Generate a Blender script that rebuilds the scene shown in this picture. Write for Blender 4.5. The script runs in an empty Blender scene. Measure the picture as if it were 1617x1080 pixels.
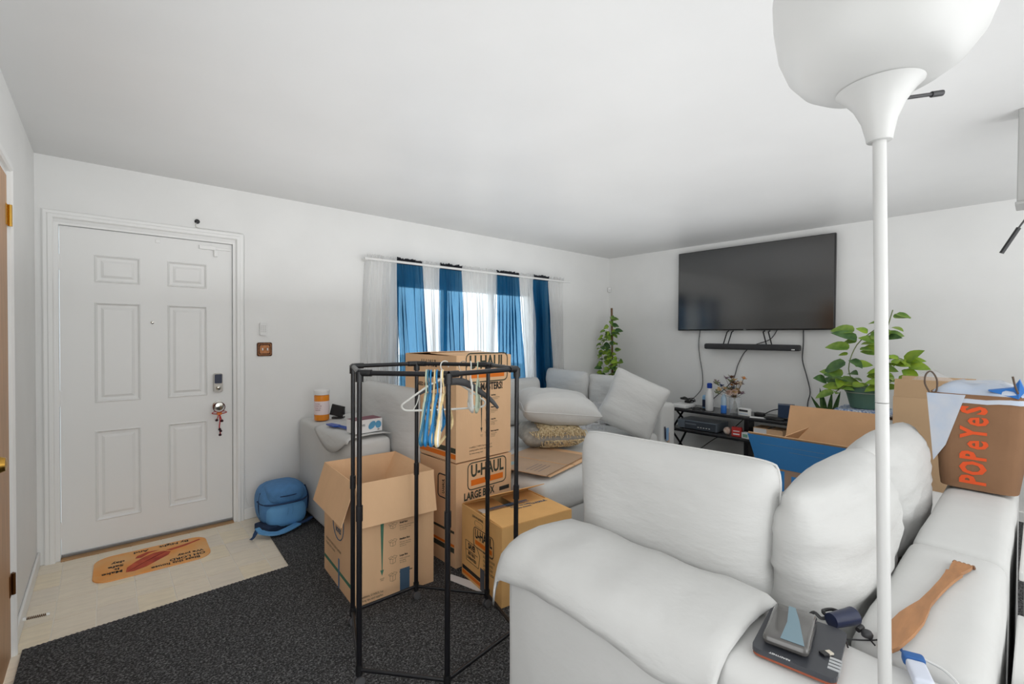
import bpy, bmesh, math, random
from mathutils import Vector, Matrix, noise, Euler
random.seed(7)
PI = math.pi
S = bpy.context.scene
C = S.collection

# ---------------------------------------------------------------- camera
def cam_matrix(yaw, pitch, roll, loc):
    f = Vector((math.sin(yaw)*math.cos(pitch), math.cos(yaw)*math.cos(pitch), math.sin(pitch)))
    r = Vector((math.cos(yaw), -math.sin(yaw), 0)); u = r.cross(f)
    r2 = math.cos(roll)*r + math.sin(roll)*u
    u2 = -math.sin(roll)*r + math.cos(roll)*u
    m = Matrix((r2, u2, -f)).transposed().to_4x4(); m.translation = loc
    return m
cd = bpy.data.cameras.new('camera'); cd.sensor_width = 36; cd.lens = 732.85/1617*36; cd.clip_start = .02
cam = bpy.data.objects.new('camera', cd); C.objects.link(cam)
cam.matrix_world = cam_matrix(.7196, -.0141, .0057, Vector((0, 0, 1.3864)))
S.camera = cam

# ---------------------------------------------------------------- world, lights, exposure
S.view_settings.view_transform = 'Standard'; S.view_settings.look = 'None'
S.view_settings.gamma = 1; S.view_settings.use_curve_mapping = False
S.view_settings.exposure = 0.68
w = bpy.data.worlds.new('sky'); S.world = w; w.use_nodes = True
bg = w.node_tree.nodes['Background']; bg.inputs[0].default_value = (.80, .91, 1, 1); bg.inputs[1].default_value = 1.7
def area(name, loc, target, sx, sy, power, col=(1, 1, 1)):
    l = bpy.data.lights.new(name, 'AREA'); l.shape = 'RECTANGLE'; l.size = sx; l.size_y = sy; l.energy = power; l.color = col
    o = bpy.data.objects.new(name, l); C.objects.link(o); o.location = loc
    o.rotation_euler = (Vector(target)-Vector(loc)).to_track_quat('-Z', 'Y').to_euler()
    return o
area('back_wall_fill', (2.4, -3.35, 1.5), (2.3, 3.0, 1.25), 5.0, 1.7, 8, (.98, .99, 1))  # added soft fill in front of the solid back wall, no window there
area('ceiling_bounce_fill', (2.3, -2.0, .8), (2.3, -1.99, 2.44), 4.6, 2.2, 66, (.97, .985, 1))  # added fill behind the camera, aimed up to brighten the room off the ceiling
area('unseen_ceiling_fill', (2.3, 1.9, 1.62), (2.3, 1.9, 2.44), 4.4, 3.2, 20, (.97, .985, 1))  # unseen panel added above eye level to even out the ceiling, no real fixture
area('left_side_fill', (-.27, .7, 1.0), (3.0, 2.3, .75), 1.6, 1.5, 8, (.98, .99, 1))
area('camera_side_fill', (.5, -3.3, 1.3), (1.2, 3.0, .7), 1.5, 1.7, 20, (.98, .99, 1))

# ---------------------------------------------------------------- materials
def lin(c): return tuple(((v/255)/12.92 if v/255 <= .04045 else ((v/255+.055)/1.055)**2.4) for v in c)
MATS = {}
def mat(name, rgb, rough=.6, metal=0, spec=.5, nscale=0, namt=0, bump=0, bscale=40, emit=None, coat=0, alpha=1, trans=0, rgb2=None, stretch=(1, 1, 1), raw=False):
    if name in MATS: return MATS[name]
    m = bpy.data.materials.new(name); m.use_nodes = True; nt = m.node_tree; b = nt.nodes['Principled BSDF']
    c = rgb if raw else lin(rgb)
    b.inputs['Base Color'].default_value = (*c, 1); b.inputs['Roughness'].default_value = rough
    b.inputs['Metallic'].default_value = metal; b.inputs['Specular IOR Level'].default_value = spec
    b.inputs['Coat Weight'].default_value = coat; b.inputs['Alpha'].default_value = alpha
    b.inputs['Transmission Weight'].default_value = trans
    tc = None
    if nscale or bump:
        tc = nt.nodes.new('ShaderNodeTexCoord'); mp = nt.nodes.new('ShaderNodeMapping'); mp.inputs['Scale'].default_value = stretch
        nt.links.new(tc.outputs['Object'], mp.inputs[0])
    if nscale:
        n = nt.nodes.new('ShaderNodeTexNoise'); n.inputs['Scale'].default_value = nscale; n.inputs['Detail'].default_value = 5
        r = nt.nodes.new('ShaderNodeMapRange'); r.inputs[1].default_value = .35; r.inputs[2].default_value = .65
        mx = nt.nodes.new('ShaderNodeMix'); mx.data_type = 'RGBA'
        c2 = lin(rgb2) if rgb2 else tuple(v*(1-namt) for v in c)
        mx.inputs[6].default_value = (*c, 1); mx.inputs[7].default_value = (*c2, 1)
        nt.links.new(mp.outputs[0], n.inputs['Vector']); nt.links.new(n.outputs[0], r.inputs[0])
        nt.links.new(r.outputs[0], mx.inputs[0]); nt.links.new(mx.outputs[2], b.inputs['Base Color'])
    if bump:
        n2 = nt.nodes.new('ShaderNodeTexNoise'); n2.inputs['Scale'].default_value = bscale; n2.inputs['Detail'].default_value = 4
        bp = nt.nodes.new('ShaderNodeBump'); bp.inputs['Strength'].default_value = bump; bp.inputs['Distance'].default_value = .01
        nt.links.new(mp.outputs[0], n2.inputs['Vector']); nt.links.new(n2.outputs[0], bp.inputs['Height']); nt.links.new(bp.outputs[0], b.inputs['Normal'])
    if emit: b.inputs['Emission Color'].default_value = (*lin(rgb), 1); b.inputs['Emission Strength'].default_value = emit
    MATS[name] = m
    return m
WALL = mat('wall_paint', (238, 238, 236), .55, nscale=3, namt=.03, bump=.04, bscale=60)
CEIL = mat('ceiling_paint', (222, 222, 221), .38, spec=.45, nscale=1.6, namt=.04, bump=.05, bscale=8)
TRIM = mat('white_trim', (242, 242, 240), .4)
DOORW = mat('door_paint', (238, 238, 236), .42)
GROUT = mat('grout', (250, 244, 232), .9)
SOFA = mat('white_slipcover_fabric', (214, 214, 212), .9, spec=.15, nscale=4, namt=.04, bump=.25, bscale=14)
SOFA2 = mat('white_cushion_fabric', (208, 208, 206), .9, spec=.15, nscale=5, namt=.03, bump=.45, bscale=11, stretch=(1, 1, 2.6))
CARD = mat('cardboard', (240, 198, 156), .85, spec=.15, nscale=5, namt=.09, bump=.1, bscale=90, stretch=(1, 1, .2))
CARD2 = mat('cardboard_orange', (242, 190, 124), .85, spec=.15, nscale=5, namt=.1, bump=.1, bscale=90)
CARDIN = mat('cardboard_inside', (212, 170, 130), .9, spec=.1, nscale=6, namt=.08)
BROWNB = mat('brown_paper', (142, 108, 82), .85, spec=.15, nscale=8, namt=.08, bump=.2, bscale=20)
INK = mat('ink_dark_green', (62, 66, 54), .8); INKB = mat('ink_black', (45, 42, 38), .8)
INKG = mat('ink_green', (78, 128, 104), .8); INKO = mat('ink_orange', (232, 120, 24), .7); INKBL = mat('ink_blue', (72, 98, 122), .8)
BLACKM = mat('black_metal', (22, 22, 26), .3, spec=.5); BLACKP = mat('black_plastic', (28, 28, 30), .4)
DKGREY = mat('dark_grey_plastic', (52, 52, 54), .5); CHROME = mat('chrome', (200, 198, 190), .15, metal=1)
BRASS = mat('brass', (196, 152, 70), .25, metal=1); BRASSD = mat('aged_brass', (120, 78, 40), .4, metal=1)
OAK = mat('oak_veneer', (203, 156, 112), .45, nscale=7, namt=.18, stretch=(8, 8, .6))
WHITEP = mat('white_plastic', (232, 232, 230), .35); PAPER = mat('white_paper', (236, 236, 236), .8)
LEAFG = mat('leaf_green', (78, 118, 40), .45, nscale=14, rgb2=(140, 168, 70)); LEAFY = mat('leaf_yellow_green', (150, 178, 50), .45, nscale=14, rgb2=(104, 142, 44))
LEAFD = mat('leaf_dark_green', (44, 82, 40), .45, nscale=20, rgb2=(84, 120, 60)); STEM = mat('stem_brown', (120, 88, 58), .8, nscale=30, namt=.3)
SOIL = mat('potting_soil', (60, 44, 32), .95)
CLEAR = mat('clear_plastic', (245, 245, 248), .08, alpha=.22, spec=.8)
GLASS = mat('window_glass', (255, 255, 255), .0, alpha=.08, spec=.5)
BLUE = mat('blue_print', (62, 148, 220), .6, nscale=4, namt=.06); NAVY = mat('navy_plastic', (30, 38, 66), .4)

# ---------------------------------------------------------------- helpers
def obj(name, bm, m, parent=None, smooth=False, ang=None):
    me = bpy.data.meshes.new(name)
    bmesh.ops.recalc_face_normals(bm, faces=bm.faces[:])
    bm.to_mesh(me); bm.free()
    for mm in (m if isinstance(m, (list, tuple)) else [m]): me.materials.append(mm)
    o = bpy.data.objects.new(name, me); C.objects.link(o)
    if parent: o.parent = parent
    if smooth:
        me.polygons.foreach_set('use_smooth', [True]*len(me.polygons))
        if ang is None: ang = 40
        me.set_sharp_from_angle(angle=math.radians(ang))
    return o
def thing(name, label, cat, loc=(0, 0, 0), rz=0, group=None, rot=None):
    o = bpy.data.objects.new(name, None); C.objects.link(o); o.empty_display_size = .05
    o.location = loc; o.rotation_euler = rot if rot else (0, 0, rz); o['label'] = label; o['category'] = cat
    if group: o['group'] = group
    return o
def tag(o, label, cat, group=None):
    o['label'] = label; o['category'] = cat
    if group: o['group'] = group
    return o
def struct(name, bm, m, parent=None, smooth=False):
    o = obj(name, bm, m, parent, smooth)
    if not parent: o['kind'] = 'structure'
    return o
def dup(root, loc, rot, label=None, group=None):
    r = root.copy(); C.objects.link(r); r.location = loc; r.rotation_euler = rot
    if label: r['label'] = label
    if group: r['group'] = group
    for ch in list(root.children):
        c = ch.copy(); C.objects.link(c); c.parent = r
        for g in ch.children:
            d = g.copy(); C.objects.link(d); d.parent = c
    return r
def B(): return bmesh.new()
def box(bm, a, b, bev=0, M=None, seg=2, mi=0):
    """box between corners a and b"""
    a = Vector(a); b = Vector(b); c = (a+b)/2; s = b-a
    g = bmesh.ops.create_cube(bm, size=1, matrix=Matrix.Translation(c) @ Matrix.Diagonal((abs(s.x), abs(s.y), abs(s.z), 1)))
    vs = g['verts']
    if bev:
        es = list({e for v in vs for e in v.link_edges})
        r = bmesh.ops.bevel(bm, geom=es, offset=bev, segments=seg, profile=.5, affect='EDGES')
        vs = list({v for f in r['faces'] for v in f.verts} | {v for v in vs if v.is_valid})
    if M is not None:
        bmesh.ops.transform(bm, matrix=M, verts=[v for v in vs if v.is_valid])
    if mi:
        for f in {f for v in vs if v.is_valid for f in v.link_faces}: f.material_index = mi
    return vs
def catmull(P, n=6, closed=False):
    P = [Vector(p) for p in P]; out = []
    L = len(P); rng = range(L if closed else L-1)
    for i in rng:
        p0 = P[(i-1) % L] if closed or i > 0 else P[i]; p1 = P[i]; p2 = P[(i+1) % L]
        p3 = P[(i+2) % L] if closed or i+2 < L else p2
        for k in range(n):
            t = k/n
            out.append(.5*((2*p1)+(-p0+p2)*t+(2*p0-5*p1+4*p2-p3)*t*t+(-p0+3*p1-3*p2+p3)*t**3))
    if not closed: out.append(P[-1])
    return out
def tube(bm, P, r, n=8, closed=False, cap=True, flat=None):
    """tube along points; r number or list; flat=(sx,sy) cross-section scale"""
    P = [Vector(p) for p in P]; L = len(P); rings = []
    T = []
    for i in range(L):
        a = P[i-1] if (i > 0 or closed) else P[i]; b = P[(i+1) % L] if (i+1 < L or closed) else P[i]
        t = (b-a); T.append(t.normalized() if t.length > 1e-9 else Vector((0, 0, 1)))
    up = Vector((0, 0, 1)) if abs(T[0].z) < .9 else Vector((1, 0, 0))
    nx = T[0].cross(up).normalized()
    for i in range(L):
        nx = (nx - T[i]*nx.dot(T[i])).normalized(); ny = T[i].cross(nx)
        rr = r[i] if isinstance(r, (list, tuple)) else r
        fx, fy = flat if flat else (1, 1)
        rings.append([bm.verts.new(P[i]+nx*(math.cos(2*PI*k/n)*rr*fx)+ny*(math.sin(2*PI*k/n)*rr*fy)) for k in range(n)])
    for i in range(L if closed else L-1):
        A = rings[i]; Bn = rings[(i+1) % L]
        for k in range(n): bm.faces.new((A[k], A[(k+1) % n], Bn[(k+1) % n], Bn[k]))
    if cap and not closed:
        bm.faces.new(rings[0][::-1]); bm.faces.new(rings[-1])
def lathe(bm, prof, n=32, c=(0, 0, 0), M=None, cap=True):
    c = Vector(c); rings = []; allv = []
    for r, z in prof:
        ring = [bm.verts.new(c+Vector((max(r, 1e-4)*math.cos(2*PI*k/n), max(r, 1e-4)*math.sin(2*PI*k/n), z))) for k in range(n)]
        rings.append(ring); allv += ring
    for A, D in zip(rings, rings[1:]):
        for k in range(n): bm.faces.new((A[k], A[(k+1) % n], D[(k+1) % n], D[k]))
    if cap: bm.faces.new(rings[0][::-1]); bm.faces.new(rings[-1])
    if M is not None: bmesh.ops.transform(bm, matrix=M, verts=allv)
def prism(bm, poly, h, M=None, mi=0):
    """extrude 2D polygon (x,y) from z=0 to h"""
    lo = [bm.verts.new((x, y, 0)) for x, y in poly]; hi = [bm.verts.new((x, y, h)) for x, y in poly]
    n = len(poly); fs = [bm.faces.new(lo[::-1]), bm.faces.new(hi)]
    for i in range(n): fs.append(bm.faces.new((lo[i], lo[(i+1) % n], hi[(i+1) % n], hi[i])))
    for f in fs: f.material_index = mi
    if M is not None: bmesh.ops.transform(bm, matrix=M, verts=lo+hi)
def rrect(w, h, r, n=4, cx=0, cy=0):
    out = []
    for sx, sy, a in ((1, 1, 0), (-1, 1, 90), (-1, -1, 180), (1, -1, 270)):
        for k in range(n+1):
            t = math.radians(a+90*k/n); out.append((cx+sx*(w/2-r)+r*math.cos(t), cy+sy*(h/2-r)+r*math.sin(t)))
    return out
def nz(p, s, seed=0): return noise.noise(Vector(p)*s+Vector((seed*7.1, seed*3.3, seed*5.7)))
def softbox(bm, a, b, r=.03, n=(6, 6, 4), amp=.004, ns=5, puff=0, seed=0, side=0):
    """rounded soft block between corners a, b with slight unevenness, a puffed top and bulging sides"""
    a = Vector(a); b = Vector(b); c = (a+b)/2; h = (b-a)/2
    def axis(h, n):
        q = [-h, -h+r*.13, -h+r*.45, -h+r]
        m = [-(h-r)+2*(h-r)*k/n for k in range(1, n)]
        return q+m+[-v for v in q[::-1]]
    ax = [axis(h[i], n[i]) for i in range(3)]; V = {}
    def vert(i, j, k):
        key = (i, j, k)
        if key in V: return V[key]
        p = Vector((ax[0][i], ax[1][j], ax[2][k])); q = Vector([max(-(h[m]-r), min(h[m]-r, p[m])) for m in range(3)])
        d = p-q
        if d.length > 1e-9: p = q+d.normalized()*r
        u = p.x/h.x; v = p.y/h.y; ww = p.z/h.z
        if ww > 0: p.z += puff*max(0, 1-u**4)*max(0, 1-v**4)*ww
        if side:
            p.x += side*u*max(0, 1-v*v)*max(0, 1-ww*ww); p.y += side*v*max(0, 1-u*u)*max(0, 1-ww*ww)
        wv = c+p; nn = d.normalized() if d.length > 1e-9 else Vector((0, 0, 1))
        wv += nn*amp*nz(wv, ns, seed)
        V[key] = bm.verts.new(wv); return V[key]
    N = [len(x) for x in ax]
    for m in range(3):
        i1, i2 = [x for x in range(3) if x != m]
        for side_i in (0, N[m]-1):
            for p in range(N[i1]-1):
                for q in range(N[i2]-1):
                    ks = []
                    for dp, dq in ((0, 0), (1, 0), (1, 1), (0, 1)):
                        k = [0, 0, 0]; k[m] = side_i; k[i1] = p+dp; k[i2] = q+dq; ks.append(vert(*k))
                    if len(set(ks)) == 4:
                        try: bm.faces.new(ks)
                        except ValueError: pass
def cushion_bm(W, H, T, nu=22, nv=20, amp=.006, ns=7, seed=0, sag=.0, ear=.02, pinch=4):
    """pillow in XZ plane, thickness Y, base at z=0"""
    bm = B(); gr = {}
    def out(u, v):
        x = W/2*u*(1-.05*(1-abs(v))**2 + ear*abs(u*v)**3); z = H/2*v*(1-.04*(1-abs(u))**2*0 + ear*abs(u*v)**3)
        k = (abs(u)**8*abs(v)**8); x *= 1-.05*k; z *= 1-.05*k
        return x, z+H/2-sag*(1-u*u)*(v+1)/2
    for s in (-1, 1):
        for i in range(nu+1):
            for j in range(nv+1):
                u = -math.cos(PI*i/nu); v = -math.cos(PI*j/nv); u = u*.6+(2*i/nu-1)*.4; v = v*.6+(2*j/nv-1)*.4
                edge = i in (0, nu) or j in (0, nv)
                x, z = out(u, v)
                t = T/2*(max(0, 1-abs(u)**pinch)*max(0, 1-abs(v)**pinch))**.5*(1+.12*nz((x, s, z), 4, seed))
                y = s*t
                if not edge:
                    y += s*amp*nz((x, s*3, z*2.2), ns, seed)+s*amp*.6*nz((x*.6, s, z*5), ns*1.6, seed+3)
                key = (0 if edge else s, i, j)
                if key not in gr: gr[key] = bm.verts.new((x+amp*.5*nz((z, s, x), 3, seed+1), y, z))
    for s in (-1, 1):
        for i in range(nu):
            for j in range(nv):
                ks = []
                for di, dj in ((0, 0), (1, 0), (1, 1), (0, 1)):
                    e = (i+di) in (0, nu) or (j+dj) in (0, nv)
                    ks.append(gr[(0 if e else s, i+di, j+dj)])
                bm.faces.new(ks)
    rim = [gr[(0, i, 0)].co.copy() for i in range(nu)]+[gr[(0, nu, j)].co.copy() for j in range(nv)]+[gr[(0, i, nv)].co.copy() for i in range(nu, 0, -1)]+[gr[(0, 0, j)].co.copy() for j in range(nv, 0, -1)]
    return bm, rim
def cushion(name, label, W, H, T, loc, rot, seed=0, cat='cushion', group=None, m=None, **kw):
    t = thing(name, label, cat, loc, 0, group, rot)
    pip = kw.pop('pip', True); bm, rim = cushion_bm(W, H, T, seed=seed, **kw)
    obj('cushion_body', bm, m or SOFA2, t, True, 80)
    if pip:
        p = B(); tube(p, rim, .0035, 5, closed=True); obj('piping', p, m or SOFA, t, True, 80)
    return t
def text_bm(bm, s, size, M, bold=0, sx=1, align='CENTER', mi=0, depth=0):
    cu = bpy.data.curves.new('t', 'FONT'); cu.body = s; cu.size = size; cu.offset = bold; cu.align_x = align; cu.align_y = 'CENTER'
    cu.resolution_u = 2; cu.extrude = depth
    o = bpy.data.objects.new('t', cu); me = bpy.data.meshes.new_from_object(o)
    me.transform(M @ Matrix.Diagonal((sx, 1, 1, 1)))
    k = len(bm.faces); bm.from_mesh(me); bm.faces.ensure_lookup_table()
    for f in bm.faces[k:]: f.material_index = mi
    bpy.data.objects.remove(o); bpy.data.curves.remove(cu); bpy.data.meshes.remove(me)
def frame(o, u, v):
    u = Vector(u).normalized(); v = Vector(v).normalized(); n = u.cross(v)
    m = Matrix((u, v, n)).transposed().to_4x4(); m.translation = Vector(o); return m
class Print:
    """flat print laid on a face: u right, v up, n outward; origin at face centre-bottom"""
    def __init__(s, F): s.F = F; s.d = {}
    def bm(s, m):
        if m.name not in s.d: s.d[m.name] = (B(), m)
        return s.d[m.name][0]
    def text(s, t, u, v, size, m, bold=0, sx=1, rot=0, align='CENTER'):
        text_bm(s.bm(m), t, size, s.F @ Matrix.Translation((u, v, .0012)) @ Matrix.Rotation(rot, 4, 'Z'), bold, sx, align)
    def poly(s, P, m, h=.0010):
        prism(s.bm(m), P, .0004, s.F @ Matrix.Translation((0, 0, h-.0004)))
    def rect(s, u0, v0, u1, v1, m, h=.0010): s.poly([(u0, v0), (u1, v0), (u1, v1), (u0, v1)], m, h)
    def ring(s, P, wd, m):
        tube(s.bm(m), [s.F @ Vector((x, y, .0008)) for x, y in P], wd/2, 4, closed=True, flat=(1, 1))
    def line(s, P, wd, m): tube(s.bm(m), [s.F @ Vector((x, y, .0006)) for x, y in P], wd/2, 4)
    def done(s, parent, name='printed_marks'):
        names = {'ink_orange': 'orange_print', 'ink_green': 'green_print', 'ink_blue': 'blue_print_marks', 'white_paper': 'white_print', 'blue_print': 'blue_print_panel'}
        for k, (bm, m) in s.d.items(): obj(names.get(k, name), bm, m, parent)
def logo(P, u, v, wd, ink=INK, bar=INKO):
    h = wd*.52
    P.ring(rrect(wd, h, h*.18, 3, u, v), wd*.022, ink)
    P.text('U-HAUL', u, v+h*.17, wd*.33, ink, wd*.011, .72)
    P.rect(u-wd*.42, v-h*.36, u+wd*.42, v-h*.14, bar)
def smalltext(P, u, v, lines, size, m=INKB, sx=.8, gap=1.3, align='LEFT', bold=0):
    for i, l in enumerate(lines): P.text(l, u, v-i*size*gap, size, m, bold, sx, align=align)

# ================================================================= STRUCTURE
YF, XT, XL, H = 3.905, 5.18, -.31, 2.44
YB = -3.4
b = B(); box(b, (XL-.12, YB-.2, -.06), (XT+.12, YF+.12, -.0025)); floor = struct('floor', b, GROUT)
# tiles of the entry, parts of the floor
tile_m = [mat('tile_a', (246, 234, 214), .5, nscale=9, namt=.1, bump=.15, bscale=20, stretch=(1, 5, 1)), mat('tile_b', (240, 229, 212), .5, nscale=8, namt=.1, bump=.15, bscale=20, stretch=(1, 4, 1)), mat('tile_c', (248, 234, 208), .5, nscale=8, namt=.12, bump=.15, bscale=20, stretch=(1, 4, 1))]
def tile_mesh(wd, ln, m):
    bm = B(); box(bm, (-wd/2, -ln/2, -.0025), (wd/2, ln/2, 0), .0008, seg=1)
    me = bpy.data.meshes.new('tile'); bm.to_mesh(me); bm.free(); me.materials.append(m); return me
tm = {}
xs = [XL, -.195, -.04, .118, .275, .43, .585, .74, .87]
for i in range(8):
    ys = [YF, 3.74, 3.535, 3.33, 3.12, 2.89] if i % 2 else [YF, 3.75, 3.54, 3.34, 3.125, 2.89]
    for j in range(5):
        wd, ln = round(xs[i+1]-xs[i]-.004, 3), round(ys[j]-ys[j+1]-.004, 3); k = (i*3+j*2+(i*j) % 3) % 3
        key = (wd, ln, k)
        if key not in tm: tm[key] = tile_mesh(wd, ln, tile_m[k])
        o = bpy.data.objects.new('tile', tm[key]); C.objects.link(o); o.parent = floor
        o.location = ((xs[i]+xs[i+1])/2, (ys[j]+ys[j+1])/2, 0)
for j in range(20):   # the narrow tiled strip past the closet door, beside the carpet
    y1 = 2.89-j*.21
    if y1-.21 < YB: break
    key = (.03, .206, j % 3)
    if key not in tm: tm[key] = tile_mesh(.03, .206, tile_m[j % 3])
    o = bpy.data.objects.new('tile', tm[key]); C.objects.link(o); o.parent = floor; o.location = (XL+.015, y1-.105, 0)
b = B(); box(b, (XL-.12, YB-.2, H), (XT+.12, YF+.12, H+.08)); struct('ceiling', b, CEIL)
# front wall with door and window holes
DX0, DX1, DZ = -.235, .727, 2.055
WX0, WX1, WZ0, WZ1 = 2.0, 3.72, .86, 1.88
b = B(); T = .12
for x0, x1, z0, z1 in ((XL-.12, DX0, 0, H), (DX0, DX1, DZ, H), (DX1, WX0, 0, H), (WX0, WX1, 0, WZ0), (WX0, WX1, WZ1, H), (WX1, XT+.12, 0, H)):
    box(b, (x0, YF, z0), (x1, YF+T, z1))
struct('wall_front', b, WALL)
b = B(); box(b, (XT, YB, 0), (XT+.12, YF, H)); struct('wall_right', b, WALL)
b = B()
for y0, y1, z0, z1 in ((2.87, YF, 0, H), (2.08, 2.87, 2.06, H), (YB, 2.08, 0, H)): box(b, (XL-.12, y0, z0), (XL, y1, z1))
struct('wall_left', b, WALL)
b = B(); box(b, (XL-.12, YB-.12, 0), (XT+.12, YB, H)); struct('wall_back', b, WALL)
def prof_trim(name, a, bb): bm = B(); box(bm, a, bb, .006); return struct(name, bm, TRIM)
prof_trim('baseboard_left', (XL, 2.955, 0), (XL+.013, YF, .085))
prof_trim('baseboard_front', (.772, YF-.014, 0), (5.18, YF, .085))
prof_trim('baseboard_right', (XT-.014, YB, 0), (XT, YF-.015, .085))
# header boxed in at the right edge
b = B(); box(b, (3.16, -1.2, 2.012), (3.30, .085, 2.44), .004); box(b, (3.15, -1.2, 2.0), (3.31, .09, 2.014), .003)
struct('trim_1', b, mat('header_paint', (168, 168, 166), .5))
# wand hanging off the header
t = thing('blind_wand', 'dark slim blind wand slanting in from the right edge of the photo', 'blind wand')
b = B(); tube(b, [(3.1, .1275, 1.777), (3.1, .075, 1.885)], .0085, 8); obj('grip', b, BLACKP, t, True)
b = B(); tube(b, [(3.1, .075, 1.885), (3.1, .045, 1.94), (3.15, .02, 2.003)], .004, 6); obj('rod', b, DKGREY, t, True)

# door_1: six panel entry door
b = B(); YD = 3.93
holes = [(-.052, .177, 1.706, 1.880), (.319, .548, 1.706, 1.880), (-.052, .177, .945, 1.581), (.319, .548, .945, 1.581), (-.052, .177, .193, .769), (.319, .548, .193, .769)]
X = sorted({-.208, .702, -.052, .177, .319, .548}); Z = sorted({.018, 2.038, 1.706, 1.880, .945, 1.581, .193, .769})
for i in range(len(X)-1):
    for k in range(len(Z)-1):
        if not any(abs(X[i]-h[0]) < 1e-6 and Z[k] >= h[2]-1e-6 and Z[k+1] <= h[3]+1e-6 for h in holes):
            box(b, (X[i], YD, Z[k]), (X[i+1], YD+.04, Z[k+1]))
bmesh.ops.remove_doubles(b, verts=b.verts[:], dist=1e-5)
d1 = struct('door_1', b, DOORW)
for x0, x1, z0, z1 in holes:
    b = B()
    def ringf(o, i, yo, yi):
        O = [(x0+o, yo, z0+o), (x1-o, yo, z0+o), (x1-o, yo, z1-o), (x0+o, yo, z1-o)]; I = [(x0+i, yi, z0+i), (x1-i, yi, z0+i), (x1-i, yi, z1-i), (x0+i, yi, z1-i)]
        O = [b.verts.new(p) for p in O]; I = [b.verts.new(p) for p in I]
        for k in range(4): b.faces.new((O[k], O[(k+1) % 4], I[(k+1) % 4], I[k]))
        return I
    ringf(0, .006, YD, YD-.004); ringf(.006, .016, YD-.004, YD+.009); ringf(.016, .032, YD+.009, YD+.010)
    I = ringf(.032, .047, YD+.010, YD+.001); b.faces.new(I)
    obj('door_panel', b, DOORW, d1)
for z in (1.815, .988, .181):
    b = B(); box(b, (-.229, YD-.008, z-.045), (-.203, YD+.001, z+.045), .002); tube(b, [(-.212, YD-.010, z-.047), (-.212, YD-.010, z+.047)], .006, 8); obj('hinge', b, TRIM, d1)
b = B(); lathe(b, [(.010, 0), (.010, .004), (.004, .006)], 14, M=Matrix.Translation((.238, YD, 1.46)) @ Matrix.Rotation(PI/2, 4, 'X')); obj('peephole', b, CHROME, d1, True)
b = B(); prism(b, rrect(.056, .135, .012), .024, frame((.611, YD, 1.033), (1, 0, 0), (0, 0, 1))); lk = obj('electronic_lock', b, mat('pewter', (150, 146, 140), .35, metal=1), d1)
b = B(); prism(b, rrect(.046, .066, .006), .003, frame((.611, YD-.024, 1.062), (1, 0, 0), (0, 0, 1))); obj('key_panel', b, NAVY, lk)
b = B(); lathe(b, [(.017, 0), (.017, .006), (.008, .012)], 18, M=frame((.611, YD-.024, .998), (1, 0, 0), (0, 0, 1))); obj('lock_cylinder', b, CHROME, lk, True)
b = B(); lathe(b, [(.033, 0), (.033, .005), (.015, .012), (.012, .035), (.026, .045), (.030, .058), (.026, .070), (.010, .074)], 24, M=frame((.611, YD, .868), (1, 0, 0), (0, 0, 1))); obj('door_knob', b, CHROME, d1, True)
b = B(); box(b, (.50, YD-.018, 1.985), (.60, YD, 2.012), .003); box(b, (.588, YD-.02, 1.94), (.612, YD, 1.985), .003); box(b, (.60, YD-.014, 1.99), (.69, YD, 2.006), .002); obj('swing_bar_latch', b, TRIM, d1)
b = B(); box(b, (.255, YD-.006, 1.995), (.282, YD, 2.018), .003); obj('door_chime_magnet', b, TRIM, d1)
b = B(); box(b, (-.208, YD-.006, .010), (.702, YD+.002, .03), .002); obj('door_sweep', b, mat('aluminium', (150, 152, 155), .35, metal=1), d1)
b = B()
def casing(b, a0, a1, zt, f):
    # mitred casing with a raised inner bead, as a profile swept round the opening
    prof = [(0, 0), (0, .010), (.006, .014), (.020, .014), (.026, .019), (.042, .019), (.048, .012), (.048, 0)]
    R = []
    for cx, cz, sx, sz in ((a0, 0, -1, 0), (a0, zt, -1, 1), (a1, zt, 1, 1), (a1, 0, 1, 0)):
        R.append([b.verts.new(f(cx+sx*(.048-o), cz+sz*(.048-o), d)) for o, d in prof])
    for A, D in zip(R, R[1:]):
        for k in range(len(prof)-1): b.faces.new((A[k], A[k+1], D[k+1], D[k]))
casing(b, -.232, .724, 2.074, lambda u, z, d: (u, YF-d, z))
box(b, (-.2345, YF+.0005, 0), (-.211, YF+.1, 2.041)); box(b, (.705, YF+.0005, 0), (.7265, YF+.1, 2.041)); box(b, (-.2345, YF+.0005, 2.041), (.7265, YF+.1, 2.0545))
struct('trim_2', b, TRIM)
b = B(); box(b, (-.21, YF-.02, -.004), (.705, YF+.1, .010), .003); struct('trim_3', b, mat('threshold_wood', (176, 138, 96), .6, nscale=8, namt=.2))
# charm hanging on the door knob
t = thing('door_charm', 'red ribbon and bell charm hanging on the entry door knob', 'door charm', (.611, YD-.05, .868))
b = B(); tube(b, [(.036*math.cos(a), -.004, -.008+.036*math.sin(a)) for a in [2*PI*k/18 for k in range(18)]], .003, 6, closed=True); obj('hanging_ring', b, mat('dark_red', (92, 32, 34), .5), t, True)
RED = mat('red_ribbon', (178, 44, 48), .6)
b = B()
for s in (-1, 1):
    tube(b, catmull([(0, -.008, -.048), (s*.025, -.014, -.036), (s*.045, -.012, -.046), (s*.02, -.006, -.054), (0, -.008, -.05)], 4), .005, 5, flat=(1, .5))
tube(b, catmull([(0, -.008, -.05), (.004, -.01, -.10), (0, -.008, -.15), (.006, -.01, -.20)], 4), .004, 5); tube(b, [(0, -.008, -.05), (-.014, -.01, -.09)], .003, 5); tube(b, [(0, -.008, -.05), (.014, -.01, -.10)], .003, 5)
obj('ribbon', b, RED, t, True)
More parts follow.
